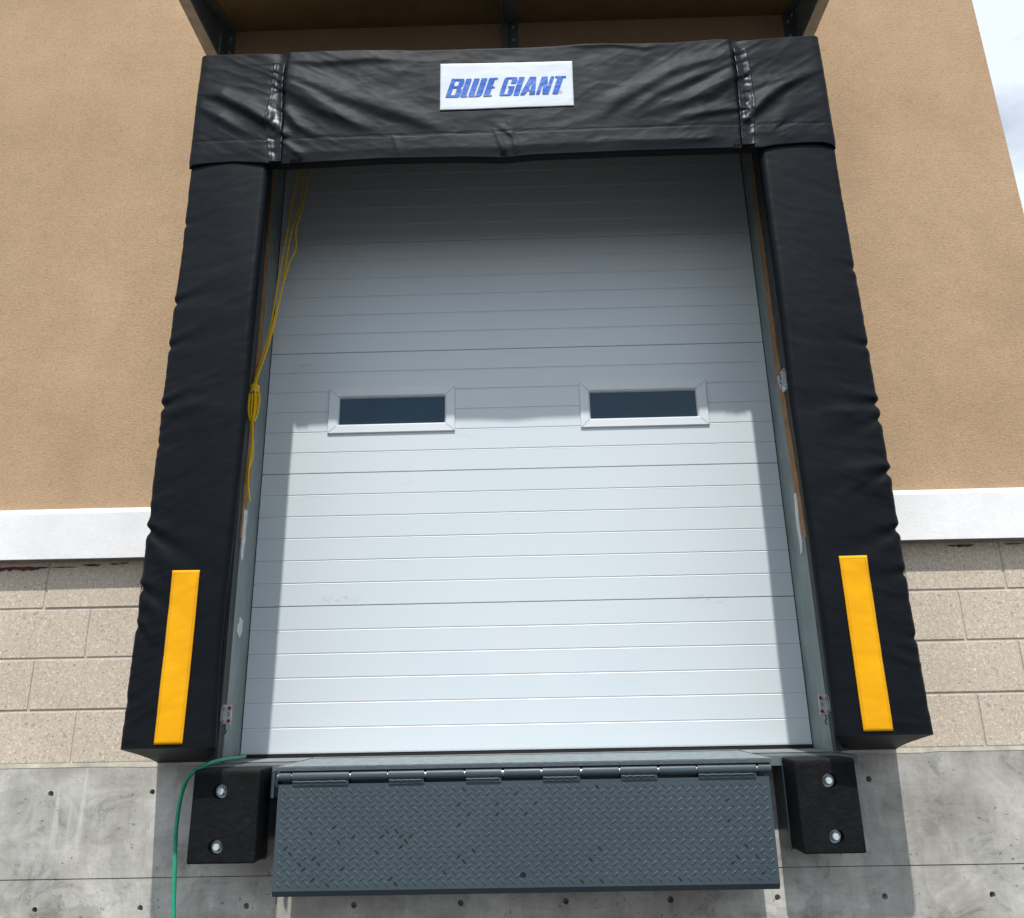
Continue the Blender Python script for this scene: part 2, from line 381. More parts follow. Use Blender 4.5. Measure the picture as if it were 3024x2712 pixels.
# backing behind the masonry, mortar plane and block units
b = MB()
for x0, x1 in ((XL, -OX), (OX, XR-.006)):
    b.box(x0, x1, .004, .30, .0, .984)
b.box(XR-.30, XR-.006, .30, 14, 0, .984)
b.build('mortar_bed', M_mortar, bld)
b = MB(); j = .0052; B = .2032; z00 = .006
def blocks(xs, x0, x1, xoff):
    for r in range(5):
        zb = z00+r*B; zt = min(zb+B, .90)
        x = xoff + (B if r % 2 else 0)
        xx = x - 2*B*math.ceil((x-x0)/(2*B))
        while xx < x1:
            a, c = max(xx, x0), min(xx+2*B, x1)
            if c-a > .03:
                dy = random.uniform(-.0012, .0012)
                b.box(a+(j if a > x0 else 0), c-(j if c < x1 else 0), dy-.0005, .02, zb+j, zt-j)
            xx += 2*B
blocks(None, XL, -OX, -1.795); b.build('block_wall', M_block, bld, bevel=.0025, segs=2)
b = MB(); blocks(None, OX, XR, 1.793); b.build('block_wall', M_block, bld, bevel=.0025, segs=2)
# sealant line between block and concrete
b = MB()
for x0, x1 in ((XL, -OX), (OX, XR)):
    pts = []; n = int((x1-x0)/.05)
    for i in range(n+1): pts.append((x0+(x1-x0)*i/n, -.012-.004*noise.noise(Vector((i*.37, 1, 0)))))
    poly = [(p[0], -.0055-.0035*noise.noise(Vector((p[0]*9, 3, 0)))-(.003 if noise.noise(Vector((p[0]*3, 8, 0))) > .25 else 0)) for p in pts] + [(x1, .0105), (x0, .0105)]
    b.prism(poly, 'y', -.0015, .02)
b.build('sealant_joint', M_sealant, bld)
# red membrane slivers peeping out under the trim
b = MB()
def sliver(x0, x1, z, h, seed):
    n = max(6, int((x1-x0)/.012)); top = []; bot = []
    for i in range(n+1):
        x = x0+(x1-x0)*i/n; e = math.sin(math.pi*i/n)**.5
        top.append((x, z+h*.25*e*(1+noise.noise(Vector((x*40, seed, 0)))))); bot.append((x, z-h*.75*e*max(.1, .6+noise.noise(Vector((x*60, seed+5, 0))))))
    b.prism(top+bot[::-1], 'y', -.0060, -.001)
for a in ((-2.35, -2.0, .790, .020), (-1.86, -1.78, .797, .012), (-1.74, -1.70, .799, .008), (-1.70, -1.66, .802, .006), (-1.99, -1.88, .79, .004), (1.78, 1.90, .800, .009), (2.02, 2.1, .802, .005)):
    b = MB(); sliver(*a, a[0]*7); b.build('membrane_edge', M_membrane, bld)
# foundation: two concrete lifts with a pour joint, form-tie holes cut in
def foundation():
    out = []
    for (z0, z1, dy) in ((-.4015, -.0045, 0.0), (-1.3, -.4045, .0025)):
        b = MB()
        # pit opening under the leveler is a recess of the upper lift
        b.box(XL, XR+.002, dy, .6, z0, z1)
        if z1 > -.1:
            b.box(XR-.4, XR+.002, .6001, 14, z0, z1)
        o = b.build('foundation_wall', M_conc, bld)
        cu = MB()
        zs = [-.1] if z1 > -.1 else [-.505, -.905]
        for z in zs:
            for x in [-2.66, -2.26, -1.857, -1.457, -1.056, -.651, -.251, .142, .531, .928, 1.324, 1.72, 2.12]:
                if z > -.2 and x == 1.72: continue
                cu.cyl((x, -.05, z+random.uniform(-.004, .004)), (x, .035, z), .0125+random.uniform(-.0015, .002), .010, 14)
        cut(o, cu)
    # hairline between lifts
    b = MB(); b.box(XL, XR-.001, .006, .5, -.4046, -.4014); b.build('pour_joint', M_black, bld)
foundation()
# floor slab edge inside the opening
b = MB(); b.box(-OX+.001, OX-.001, -.0, 2.4, -.0135, -.0022)
b.build('floor_slab', M_floor, bld)
b = MB(); b.box(-OX-.5, OX+.5, 2.4, 2.42, -1, 3.6); b.box(-OX-.5, OX+.5, .31, 2.42, 3.55, 3.6)
b.box(-OX-.52, -OX-.5, .31, 2.42, 0, 3.6); b.box(OX+.5, OX+.52, .31, 2.42, 0, 3.6)
b.build('interior_wall', M_jamb_dark, bld)

# jambs lining the opening (part of the building)
for s in (-1, 1):
    b = MB()
    xi, xo = s*OX, s*(OX+.035)
    # steel channel: deep at the bottom, narrower above the block line
    def P(y0, y1, z0, z1, mi, dx=0.0):
        a, c = sorted((xi-s*dx, xo)); b.box(a, c, y0, y1, z0, z1, mi)
    lo = [(.206, 0.001), (.012, .001), (.012, .86), (.02, 1.15), (.03, 1.6), (.03, 3.05), (.206, 3.05)] if s < 0 else [(.206, 0.001), (-.012, .001), (-.010, .86), (.005, 1.15), (.03, 1.6), (.04, 3.05), (.206, 3.05)]
    b.prism(lo, 'x', xi-s*.004, xo, 0)
    o = b.build('door_jamb', M_jamb, bld)
    b = MB()
    br = [(-.004, .90), (.012, .90), (.040, 1.0), (.062, 1.16), (.070, 1.8), (.058, 2.5), (.055, 3.049), (.02, 3.049), (.018, 2.4), (.018, 1.8), (-.004, 1.15)] if s < 0 else [(-.036, .84), (.01, .86), (.040, 1.02), (.045, 1.2), (.088, 1.75), (.080, 3.049), (.03, 3.049), (.028, 1.75), (-.02, 1.15)]
    b.prism(br, 'x', xi-s*.0065, xi+s*.02, 0)
    b.build('stucco_return', M_brown, bld)
    b = MB(); b.box(min(xi-s*.002, xo), max(xi-s*.002, xo), -.001, .30, 0.001, 3.049); b.build('jamb_liner', M_jamb_dark, bld)
    # ragged white paper remnants
    sets = ([[(.012, 1.03), (.050, 1.03), (.054, .98), (.047, .95), (.056, .90), (.044, .87), (.046, .82), (.030, .812), (.020, .800), (.014, .84), (.012, .93)],
             [(.062, .575), (.098, .562), (.102, .52), (.088, .497), (.076, .487), (.046, .510), (.044, .535), (.058, .548)]]
            if s < 0 else [[(.044, 1.05), (.014, 1.045), (.012, 1.0), (.022, .94), (.020, .90), (.018, .83), (.030, .79), (.052, .785), (.047, .84), (.052, .88), (.060, .92), (.056, .96), (.048, 1.0)]])
    for si, base in enumerate(sets):
        pts = []
        for (p, q_) in zip(base, base[1:]+base[:1]):
            for t in (0, .25, .5, .75): pts.append((p[0]+(q_[0]-p[0])*t+.0025*noise.noise(Vector((q_[1]*90, t*5, si))), p[1]+(q_[1]-p[1])*t+.003*noise.noise(Vector((p[1]*70, t*7, si+3)))))
        b = MB(); b.prism(pts, 'x', xi-s*.0090, xi-s*.0045, 0); b.build('paper_scrap', M_patch, bld)

# ------------------------------------------------------------------ overhead door
door = thing('overhead_door', 'white ribbed sectional overhead door with two narrow windows, closed behind the dock seal', 'door')
DY = .203; DX = 1.1915; S = .6096; Z0 = .019
def door_profile(z0, z1):
    """Outline (y,z) of the front skin of a section: V-grooves every 4 in, tongue shadow at the joint."""
    p = [(DY+.012, z0), (DY+.0015, z0+.0008), (DY, z0+.003)]
    h = (z1-z0)/6
    for k in range(1, 6):
        z = z0+k*h
        p += [(DY, z-.0070), (DY-.0007, z-.0058), (DY+.0026, z-.0010), (DY+.0030, z+.0002), (DY, z+.0026)]
    p += [(DY, z1-.002), (DY+.0015, z1-.0006), (DY+.012, z1-.0002)]
    return p
for k in range(6):
    z0 = Z0+k*S+.0007; z1 = Z0+(k+1)*S-.0007
    prof = door_profile(z0, z1)+[(DY+.045, z1), (DY+.045, z0)]
    b = MB(); b.prism(prof, 'x', -DX, DX)
    o = b.build('door_section', M_door, door)
    if k == 2:
        cu = MB()
        for sx in (-1, 1):
            cx = sx*.5965; cu.box(cx-.256, cx+.256, DY-.05, DY+.1, 1.475, 1.612)
        cut(o, cu)
wprofs = []
for sx in (-1, 1):
    cx = sx*.5965; zc = 1.5435
    X0, X1, Zb, Zt = cx-.3005, cx+.3005, 1.430, 1.657; x0, x1, zb, zt = cx-.250, cx+.250, 1.478, 1.608
    b = MB()
    def ring(A, Bq, ya, yb, mi=0):   # mitred ring of four quads between two rectangles
        (a0, a1, a2, a3), (c0, c1, c2, c3) = A, Bq
        oc = [(a0, ya, a2), (a1, ya, a2), (a1, ya, a3), (a0, ya, a3)]; ic = [(c0, yb, c2), (c1, yb, c2), (c1, yb, c3), (c0, yb, c3)]
        for i in range(4):
            jn = (i+1) % 4; b.add([oc[i], oc[jn], ic[jn], ic[i]], [(0, 1, 2, 3)], mi)
    yo, yf = DY, DY-.010
    ring((X0, X1, Zb, Zt), (X0, X1, Zb, Zt), yo+.001, yf+.003)
    ring((X0, X1, Zb, Zt), (X0+.003, X1-.003, Zb+.003, Zt-.003), yf+.003, yf)
    ring((X0+.003, X1-.003, Zb+.003, Zt-.003), (x0-.010, x1+.010, zb-.010, zt+.010), yf, yf+.001)
    ring((x0-.010, x1+.010, zb-.010, zt+.010), (x0-.006, x1+.006, zb-.006, zt+.006), yf+.001, yf+.006)
    ring((x0-.006, x1+.006, zb-.006, zt+.006), (x0-.004, x1+.004, zb-.004, zt+.004), yf+.006, yf+.007)
    ring((x0-.004, x1+.004, zb-.004, zt+.004), (x0, x1, zb, zt), yf+.007, yf+.022)
    # fine dark mitre lines
    for (ax, az, bx_, bz_) in ((X0+.003, Zt-.003, x0-.010, zt+.010), (X1-.003, Zt-.003, x1+.010, zt+.010), (X0+.003, Zb+.003, x0-.010, zb-.010), (X1-.003, Zb+.003, x1+.010, zb-.010)):
        d = Vector((bx_-ax, 0, bz_-az)).normalized(); nn = Vector((-d.z, 0, d.x))*.0006
        b.add([(ax-nn.x, yf-.0006, az-nn.z), (ax+nn.x, yf-.0006, az+nn.z), (bx_+nn.x, yf+.0004, bz_+nn.z), (bx_-nn.x, yf+.0004, bz_-nn.z)], [(0, 1, 2, 3)], 1)
    w = thing('window', '', ''); 
    for kk in ('label', 'category'): del w[kk]
    w.parent = door
    b.build('window_frame', [M_winframe, M_jamb_dark], w)
    b = MB(); b.box(x0-.004, x1+.004, yf+.020, yf+.026, zb-.004, zt+.004); b.build('pane', M_glass, w)
b = MB()
n = 160; prof = []
for i in range(n+1):
    x = -DX+2*DX*i/n; prof.append((x, .0185+.0008*noise.noise(Vector((x*12, 0, 0)))))
b.prism(prof+[(DX, .001), (-DX, .001)], 'y', DY-.004, DY+.04)
b.build('bottom_seal', M_rubber, door)
b = MB(); b.box(-DX, DX, DY-.0065, DY-.0045, .0188, .0225); b.build('bottom_rail', M_zinc, door)
# side gasket line between door and jamb
b = MB()
for s in (-1, 1):
    b.prism([(s*1.1918, DY+.003), (s*1.1955, DY+.001), (s*1.1985, DY+.04), (s*1.1918, DY+.04)], 'z', .005, 3.6)
b.build('side_gasket', M_rubber, door)

# ------------------------------------------------------------------ dock seal
seal = thing('dock_seal', 'black vinyl foam dock seal framing the white overhead door', 'dock seal')
P_ = .382

def folds_eval(X, Z, folds):
    """Sum of cloth folds. Each fold: list of (x,z,amp,w_up,w_dn). Crest sits above the line, steep side below."""
    H = np.zeros_like(X)
    for fold in folds:
        best = np.full_like(X, 1e9); hh = np.zeros_like(X)
        for (a, c) in zip(fold[:-1], fold[1:]):
            dx, dz = c[0]-a[0], c[1]-a[1]; Ln = math.hypot(dx, dz)+1e-9
            t = np.clip(((X-a[0])*dx+(Z-a[1])*dz)/Ln**2, 0, 1)
            px, pz = a[0]+t*dx, a[1]+t*dz
            s = ((X-px)*(-dz)+(Z-pz)*dx)/Ln
            if dx < 0: s = -s
            d = np.hypot(X-px, Z-pz)
            amp = a[2]+t*(c[2]-a[2]); wu = a[3]+t*(c[3]-a[3]); wd = a[4]+t*(c[4]-a[4])
            sgn = np.where(s >= 0, 1, -1)
            q = sgn*d - wd                      # crest one wd above the line
            g = np.where(q > 0, np.exp(-(q/wu)**2), np.exp(-(q/wd)**2))
            upd = d < best
            hh = np.where(upd, amp*g, hh); best = np.where(upd, d, best)
        H += hh
    return H

def fbm(x, y, z, o=4):
    return noise.fractal(Vector((x, y, z)), 1.0, 2.0, o)
def nfield(X, Z, fx, fz, seed, o=3):
    sh = X.shape
    return np.array([fbm(x*fx, seed, z*fz, o) for x, z in zip(X.ravel(), Z.ravel())]).reshape(sh)

def tent(v, pts):
    xs = [p[0] for p in pts]; ys = [p[1] for p in pts]
    return np.interp(v, xs, ys)

# side pads -------------------------------------------------
def side_pad(s, notches, extra, seed):
    """s=-1 left, +1 right. Local q runs from inner edge (0) to outer edge (1)."""
    zt = 3.02
    XIN = ([(.06, 1.086), (.144, 1.090), (.386, 1.099), (.6, 1.096), (.83, 1.088), (1.27, 1.080), (1.7, 1.078), (2.2, 1.075), (2.46, 1.070), (3.02, 1.07)] if s < 0 else [(.05, 1.086), (.2, 1.088), (.467, 1.088), (.86, 1.086), (1.3, 1.081), (1.74, 1.088), (2.486, 1.089), (3.02, 1.089)])
    # cross-section path (x*s, y): inner back -> inner front -> outer front -> outer back
    xin, xout = 1.068, 1.420
    path = []
    def seg(p, q_, n):
        for i in range(n): t = i/n; path.append((p[0]+(q_[0]-p[0])*t, p[1]+(q_[1]-p[1])*t))
    r = .026
    seg((1.246, -.002), (xin+.003, -P_+r), 14)
    for i in range(6):
        t = math.pi/2*i/6; path.append((xin+r-r*math.cos(t), -P_+r-r*math.sin(t)))
    seg((xin+r, -P_), (xout-r, -P_), 62)
    for i in range(6):
        t = math.pi/2*i/6; path.append((xout-r+r*math.sin(t), -P_+r-r*math.cos(t)))
    seg((xout, -P_+r), (1.445, -.002), 12); path.append((1.445, -.002))
    path = np.array(path); nu = len(path)
    tan = np.gradient(path, axis=0); nrm = np.stack([tan[:, 1], -tan[:, 0]], 1); nrm /= np.linalg.norm(nrm, axis=1)[:, None]
    nv = 430
    zs = np.linspace(0, 1, nv)
    Zb = .072*np.clip(-path[:, 1]/P_, 0, 1)**.8+.004
    X = np.tile(path[:, 0], (nv, 1)); Y = np.tile(path[:, 1], (nv, 1))
    Z = Zb[None, :]+(zt-Zb[None, :])*zs[:, None]
    sgn = s
    frontness = np.clip((-Y-.28)/.08, 0, 1)
    outdist = np.clip(xout-X, 0, 1)
    # slow waviness
    inner_w = np.clip((xout-X)/(xout-xin), 0, 1)
    X = X+(np.interp(Z, [p[0] for p in XIN], [p[1] for p in XIN])-xin)*inner_w*np.clip(-Y/P_, 0, 1)
    D = .006*nfield(X*s, Z+Y*.7, 2.2, 1.4, seed, 2)+.0012*nfield(X*s, Z-Y, 6, 5, seed+9, 2)
    wr = np.array([1-2*abs(noise.fractal(Vector((x*5, seed, z*13)), 1.0, 2.0, 3)) for x, z in zip((X*s).ravel(), (Z+.35*X).ravel())]).reshape(X.shape)
    D += (.0009+.0015*np.exp(-((xout-X)/.12)**2)*np.clip((2.1-Z)/.6, .2, 1))*wr
    # gentle belly of the foam
    q = (X-xin)/(xout-xin)
    D += .006*np.sin(np.clip(q, 0, 1)*math.pi)
    # notch puckers on outer edge
    for (zn, m, A, Lr) in notches:
        w = .020+.17*outdist; A = A*.62
        dz = (Z-zn-m*outdist)/w
        fall = np.exp(-(outdist/Lr)**1.5)
        D += frontness*fall*A*(np.exp(-((dz-1.1)/.9)**2)*.9-np.exp(-(dz/.8)**2)*1.1+np.exp(-((dz+1.3)/1.1)**2)*.35)
        pin = np.exp(-((Z-zn)/.012)**2)*np.exp(-(outdist/.03)**2)
        D -= .005*pin*np.sign(A)
    if extra:
        D += folds_eval(X*s, Z, extra)*frontness
    innerside = np.clip((X-xin-.02)/.04, 0, 1)*1.0; D = D*np.where(Y > -P_+r+.004, np.where(X < 1.3, .25, 1), 1)
    X2 = X+D*nrm[None, :, 0]*np.where(X < 1.2, .2, 1.0); Y2 = Y+D*nrm[None, :, 1]
    # squash at bottom corner (fabric tucked)
    vs = np.stack([X2*s, Y2, Z], -1).reshape(-1, 3)
    b = MB(); fs = []
    for i in range(nv-1):
        for j_ in range(nu-1): fs.append((i*nu+j_, i*nu+j_+1, (i+1)*nu+j_+1, (i+1)*nu+j_))
    fs += [tuple(range(nu)), tuple(range((nv-1)*nu, nv*nu))]
    b.add(vs, fs)
    o = b.build('side_pad', M_vinyl, seal, smooth=True, angle=55)
    # yellow guide stripe following the pad face
    fy = Y2[:, 20:-18]; fx = X2[:, 20:-18]; fz = Z[:, 20:-18]
    def face_y(x, z):
        i = int(np.clip((z-.076)/(zt-.076)*(nv-1), 0, nv-1)); row = X2[i, 18:-16]; return float(np.interp(x, row, Y2[i, 18:-16]))
    b = MB(); nx, nz_ = 10, 70; vs = []
    for k in range(nz_+1):
        for i in range(nx+1):
            x = 1.1935+.1010*i/nx; z = .089+.611*k/nz_
            x_ = x if s < 0 else x-.0185
            vs.append((s*x_, min(face_y(x_, z), face_y(x_, z))-.0030-(.0012 if (0 < i < nx and 0 < k < nz_) else 0), z))
    fs = [(k*(nx+1)+i, k*(nx+1)+i+1, (k+1)*(nx+1)+i+1, (k+1)*(nx+1)+i) for k in range(nz_) for i in range(nx)]
    b.add(vs, fs)
    st = b.build('guide_stripe', M_yellow, o, smooth=True)
    sm = st.modifiers.new('thick', 'SOLIDIFY'); sm.thickness = .0015; sm.offset = 0
    # stitched border groove of the stripe, a thin darker thread line
    b = MB()
    xa, xb, za, zb_ = 1.1935+.009, 1.2945-.009, .089+.010, .700-.010
    if s > 0: xa -= .0185; xb -= .0185
    def line(p, q_):
        pts = []
        n_ = max(2, int(math.hypot(q_[0]-p[0], q_[1]-p[1])/.01))
        for i in range(n_+1):
            x = p[0]+(q_[0]-p[0])*i/n_; z = p[1]+(q_[1]-p[1])*i/n_; pts.append((s*x, face_y(x, z)-.0048, z))
        b.tube(pts, .0007, 5)
    line((xa, za), (xb, za)); line((xb, za), (xb, zb_)); line((xb, zb_), (xa, zb_)); line((xa, zb_), (xa, za))
    b.build('stitch_line', M_stitch, o)
    # vertical piping and loose flap edge along the inner side
    b = MB()
    for (x0, y0, rr, sd) in ((1.2235, -.052, .0058, 2),):
        pts = [(s*(x0+.003*fbm(sd, z*1.3, seed)), y0, z) for z in np.linspace(.02, 2.95, 90)]
        b.tube(pts, rr, 8)
    b.build('inner_piping', M_piping, o, smooth=True)
    b = MB()
    pts = [(s*1.2135, -.0435), (s*1.245, -.0435), (s*1.245, -.0415), (s*1.2135, -.0415)]
    b.prism(pts, 'z', .006, 3.0); b.prism([(s*1.1985, -.0405), (s*1.2115, -.0405), (s*1.2115, -.002), (s*1.1985, -.002)], 'z', .006, 3.0); b.build('backing_board', M_jamb_dark, o)
    return o
M_piping = m_vinyl('grey_piping_vinyl', .45, (.030, .034, .038), .05, .4)
def m_stitch():
    return m_plain('amber_thread', (.55, .25, .01), .6)
M_stitch = m_stitch()

left_notches = [(1.82, .25, .008, .16), (1.62, .3, .005, .18), (1.36, .25, .009, .20), (1.20, .15, .004, .12), (.86, -.55, .011, .17), (.64, -.5, .009, .12), (.50, -.7, .004, .10), (2.20, .1, .002, .12)]
right_notches = [(1.55, .15, .005, .14), (1.30, .0, .012, .24), (1.235, -.35, .006, .14), (1.02, -.25, .013, .26), (.80, -.35, .009, .20), (.635, -.1, .006, .14), (.40, .2, .002, .12), (1.9, .1, .002, .1)]
lx = [[(-1.405, .62, .000, .03, .014), (-1.37, .56, .005, .030, .015), (-1.335, .46, .000, .03, .015)],
      [(-1.40, .52, .000, .03, .014), (-1.375, .47, .004, .03, .013), (-1.33, .38, .000, .03, .015)],
      [(-1.40, .80, .000, .03, .014), (-1.355, .72, .005, .035, .018), (-1.32, .62, .000, .04, .02)],
      [(-1.40, 1.30, .0, .04, .02), (-1.30, 1.335, .006, .05, .025), (-1.18, 1.36, .0, .06, .03)]]
rx = [[(1.40, 1.27, .0, .04, .018), (1.30, 1.245, .010, .05, .024), (1.16, 1.25, .0, .06, .03)],
      [(1.40, 1.01, .0, .04, .02), (1.31, .965, .012, .05, .024), (1.20, .90, .0, .06, .03)]]
side_pad(-1, left_notches, lx, 3.1)
side_pad(1, right_notches, rx, 7.7)

# header ------------------------------------------------------
A = .0135
hf = [
 [(-1.394, 2.857, .002, .03, .012), (-1.315, 2.83, A, .045, .016), (-1.211, 2.763, A*1.4, .05, .020), (-1.107, 2.689, A*1.7, .045, .020), (-1.030, 2.634, .010, .03, .014)],
 [(-1.410, 2.79, .002, .03, .015), (-1.321, 2.716, A*.9, .04, .022), (-1.235, 2.658, A*.6, .04, .02), (-1.15, 2.621, .0, .03, .02)],
 [(-1.016, 2.888, .008, .05, .03), (-.925, 2.812, .010, .06, .035), (-.80, 2.73, .004, .06, .03)],
 [(-1.010, 2.844, .010, .05, .022), (-.854, 2.729, A*1.0, .05, .024), (-.739, 2.671, A*.8, .05, .026), (-.603, 2.622, .001, .04, .02)],
 [(-1.018, 2.938, .006, .06, .03), (-.782, 2.80, A*.8, .07, .034), (-.478, 2.68, A*.8, .06, .03), (-.270, 2.593, .0, .05, .03)],
 [(-1.012, 2.735, A*.7, .03, .014), (-.954, 2.652, A*.8, .03, .016), (-.878, 2.614, .002, .03, .016)],
 [(-1.023, 3.013, .004, .04, .02), (-.869, 2.998, .008, .04, .02), (-.639, 3.012, .006, .04, .02), (-.424, 3.0, .001, .04, .02)],
 [(-.558, 2.846, .0, .05, .03), (-.48, 2.93, .004, .06, .03), (-.40, 3.0, .0, .04, .02)],
 [(-1.001, 2.565, .006, .02, .012), (-.938, 2.511, .006, .02, .012)],
 [(-.521, 2.584, .0015, .016, .010), (-.504, 2.513, .0015, .016, .010)],
 [(-.073, 2.600, .002, .018, .012), (-.042, 2.500, .004, .016, .010)],
 [(-.011, 2.639, .0015, .018, .012), (.013, 2.511, .0035, .016, .010)],
 [(-.10, 2.66, .0, .03, .02), (-.02, 2.60, .004, .02, .01)],
 [(1.39, 2.882, .002, .03, .012), (1.236, 2.799, A*1.2, .045, .018), (1.148, 2.726, A*1.6, .05, .020), (1.060, 2.645, A*1.0, .035, .014)],
 [(1.012, 2.841, A*.9, .05, .024), (.893, 2.757, A*1.0, .055, .026), (.683, 2.689, A*.5, .05, .03), (.45, 2.64, .0, .05, .03)],
 [(1.004, 2.975, .006, .04, .02), (.743, 2.884, .010, .05, .03), (.509, 2.739, .009, .05, .03), (.37, 2.625, .0, .05, .03)],
 [(1.010, 2.93, .006, .03, .016), (.86, 2.86, .010, .04, .02), (.66, 2.76, .009, .05, .026), (.52, 2.66, .0, .04, .02)],
 [(1.008, 2.68, A*.7, .03, .014), (.858, 2.661, A*.7, .035, .016), (.687, 2.614, .0, .03, .02)],
 [(1.279, 2.853, .0, .04, .02), (1.14, 2.814, .008, .04, .02), (1.075, 2.794, .003, .03, .015)],
 [(1.356, 2.762, .0, .05, .03), (1.217, 2.638, .005, .05, .03)],
 [(.235, 3.062, .0, .02, .01), (.483, 3.058, .005, .02, .01), (.62, 3.035, .003, .02, .01), (.758, 3.062, .0, .02, .01)],
 [(.95, 2.57, .0, .02, .01), (.85, 2.53, .004, .02, .01), (.7, 2.52, .0, .02, .01)],
]
XH0, XH1 = -1.428, 1.424
def h_bot(x): return np.interp(x, [-1.432, -1.34, -1.22, -1.09, -1.02, -.94, -.58, -.20, -.03, .1, .52, 1.0, 1.03, 1.09, 1.15, 1.28, 1.36, 1.424], [2.482, 2.491, 2.497, 2.487, 2.476, 2.479, 2.491, 2.486, 2.476, 2.487, 2.493, 2.494, 2.496, 2.492, 2.503, 2.511, 2.509, 2.490])
def h_top(x): return np.interp(x, [-1.432, -1.05, -.7, -.55, -.44, -.05, .2, .35, .5, .75, .95, 1.1, 1.424], [3.088, 3.082, 3.083, 3.080, 3.071, 3.068, 3.070, 3.078, 3.071, 3.070, 3.082, 3.073, 3.094])
def header():
    nx = 560; xs = np.linspace(XH0, XH1, nx)
    # path param list: (y, z-fraction or special)
    nf = 118
    YF = -P_-.014
    prof = []      # (y, kind, value)
    for i in range(8): prof.append((-.002+(YF+.05+.002)*i/8, 'b', .34*(1-i/8)))        # sloped underside from wall to front
    prof += [(YF+.030, 'b', .016), (YF+.012, 'b', .001), (YF+.003, 'b', .0)]
    for i in range(nf): prof.append((YF, 'f', i/(nf-1)))
    prof += [(YF+.006, 't', .006), (YF+.018, 't', .010), (YF+.05, 't', .012), (-.2, 't', .03), (-.05, 't', .05), (-.042, 't', .05)]
    n = len(prof)
    X = np.tile(xs[:, None], (1, n)); Y = np.zeros_like(X); Z = np.zeros_like(X)
    zb, zt = h_bot(xs), h_top(xs)
    W = np.zeros(n)
    for k, (y, kind, v) in enumerate(prof):
        Y[:, k] = y
        if kind == 'b': Z[:, k] = zb+v; W[k] = .0 if v > .02 else .5
        elif kind == 'f': Z[:, k] = zb+.002+(zt-zb-.002)*v; W[k] = 1
        else: Z[:, k] = zt+v; W[k] = max(0, 1-v*40)
    H = folds_eval(X, Z, hf)+.0045*nfield(X, Z, 2.6, 3.2, 21.3, 2)+.0008*nfield(X, Z, 7, 9, 4.4, 2)
    ca, sa_ = .86, np.where(X < 0, -.51, .51)
    U = X*ca+Z*sa_; V = -X*sa_+Z*ca
    near = np.exp(-(np.minimum(np.abs(X+1.04), np.abs(X-1.04))/.42)**1.5)
    wr = np.array([1-2*abs(noise.fractal(Vector((u*4.0, 1.7, v*17)), 1.0, 2.0, 2)) for u, v in zip(U.ravel(), V.ravel())]).reshape(X.shape)
    H += .0018*near*wr
    wr = np.array([1-2*abs(noise.fractal(Vector((x*5.0+9, 4.7, z*11)), 1.0, 2.0, 3)) for x, z in zip(X.ravel(), Z.ravel())]).reshape(X.shape)
    H += .0012*wr
    # hem seam: double row, fabric pinched
    for zs_, w, a in ((2.6085, .0028, .0022), (2.6165, .0022, .0016)):
        H -= a*np.exp(-((Z-zs_-.004*np.sin(X*2.2))/w)**2)
    # hem fullness
    H += .0015*np.exp(-((Z-2.53)/.05)**2)
    # pull in where the straps are
    for xs_ in (-1.048, 1.043):
        H -= .006*np.exp(-((X-xs_)/.03)**2)
    # overlap edge of the centre panel beside straps
    H += .004*(1/(1+np.exp(-(X+1.012)/.0015)))*(1/(1+np.exp((X-1.008)/.0015)))
    # corner piece ends round back
    edge = np.minimum(X-XH0, XH1-X)
    low = np.clip((Z-zb[:, None])/.05, .12, 1)
    Y2 = Y-H*W[None, :]*low+.028*np.exp(-edge/.010)*W[None, :]
    X = X-np.sign(X)*.008*np.exp(-edge/.008)*np.clip(1-(Z-zb[:, None])/.03, 0, 1)
    vs = np.stack([X, Y2, Z], -1).reshape(-1, 3)
    fs = [(i*n+j_, (i+1)*n+j_, (i+1)*n+j_+1, i*n+j_+1) for i in range(nx-1) for j_ in range(n-1)]
    fs += [tuple(range(n)), tuple(range((nx-1)*n, nx*n))]
    b = MB(); b.add(vs, fs)
    o = b.build('head_curtain', M_vinyl, seal, smooth=True, angle=60)
    i0 = 11; FZ = Z[:, i0:i0+nf]; FY = Y2[:, i0:i0+nf]
    def face(x, z):
        i = (x-XH0)/(XH1-XH0)*(nx-1); i = int(np.clip(i, 0, nx-1)); return float(np.interp(z, FZ[i], FY[i]))
    return o, face
head, hface = header()
def strap(pts_in, pts_out, seed):
    """vertical glossy strap following the face, edges given as (x,z) polylines from top to bottom."""
    nz_, nx = 110, 12; b = MB(); vs = []
    zi = [p[1] for p in pts_in]; 
    for k in range(nz_+1):
        t = k/nz_
        za = pts_in[0][1]+(pts_in[-1][1]-pts_in[0][1])*t; zb = pts_out[0][1]+(pts_out[-1][1]-pts_out[0][1])*t
        xa = np.interp(-za, [-p[1] for p in pts_in], [p[0] for p in pts_in]); xb = np.interp(-zb, [-p[1] for p in pts_out], [p[0] for p in pts_out])
        for i in range(nx+1):
            u = i/nx; x = xa+(xb-xa)*u; z = za+(zb-za)*u
            pk = .0036*noise.noise(Vector((x*20, z*34, seed)))+.0010*noise.noise(Vector((x*55, z*50, seed+3)))
            groove = -.0018*math.exp(-((u-.30)/.05)**2)-.0012*math.exp(-((u-.93)/.04)**2)-.0012*math.exp(-((u-.05)/.04)**2)
            vs.append((x, hface(x, z)-.0095-pk*math.sin(math.pi*min(1, max(0, u*.9+.05)))-groove*-1, z))
    fs = [(k*(nx+1)+i, k*(nx+1)+i+1, (k+1)*(nx+1)+i+1, (k+1)*(nx+1)+i) for k in range(nz_) for i in range(nx)]
    b.add(vs, fs); o = b.build('strap', M_gloss, head, smooth=True, angle=0)
    sm = o.modifiers.new('t', 'SOLIDIFY'); sm.thickness = .003; sm.offset = 0
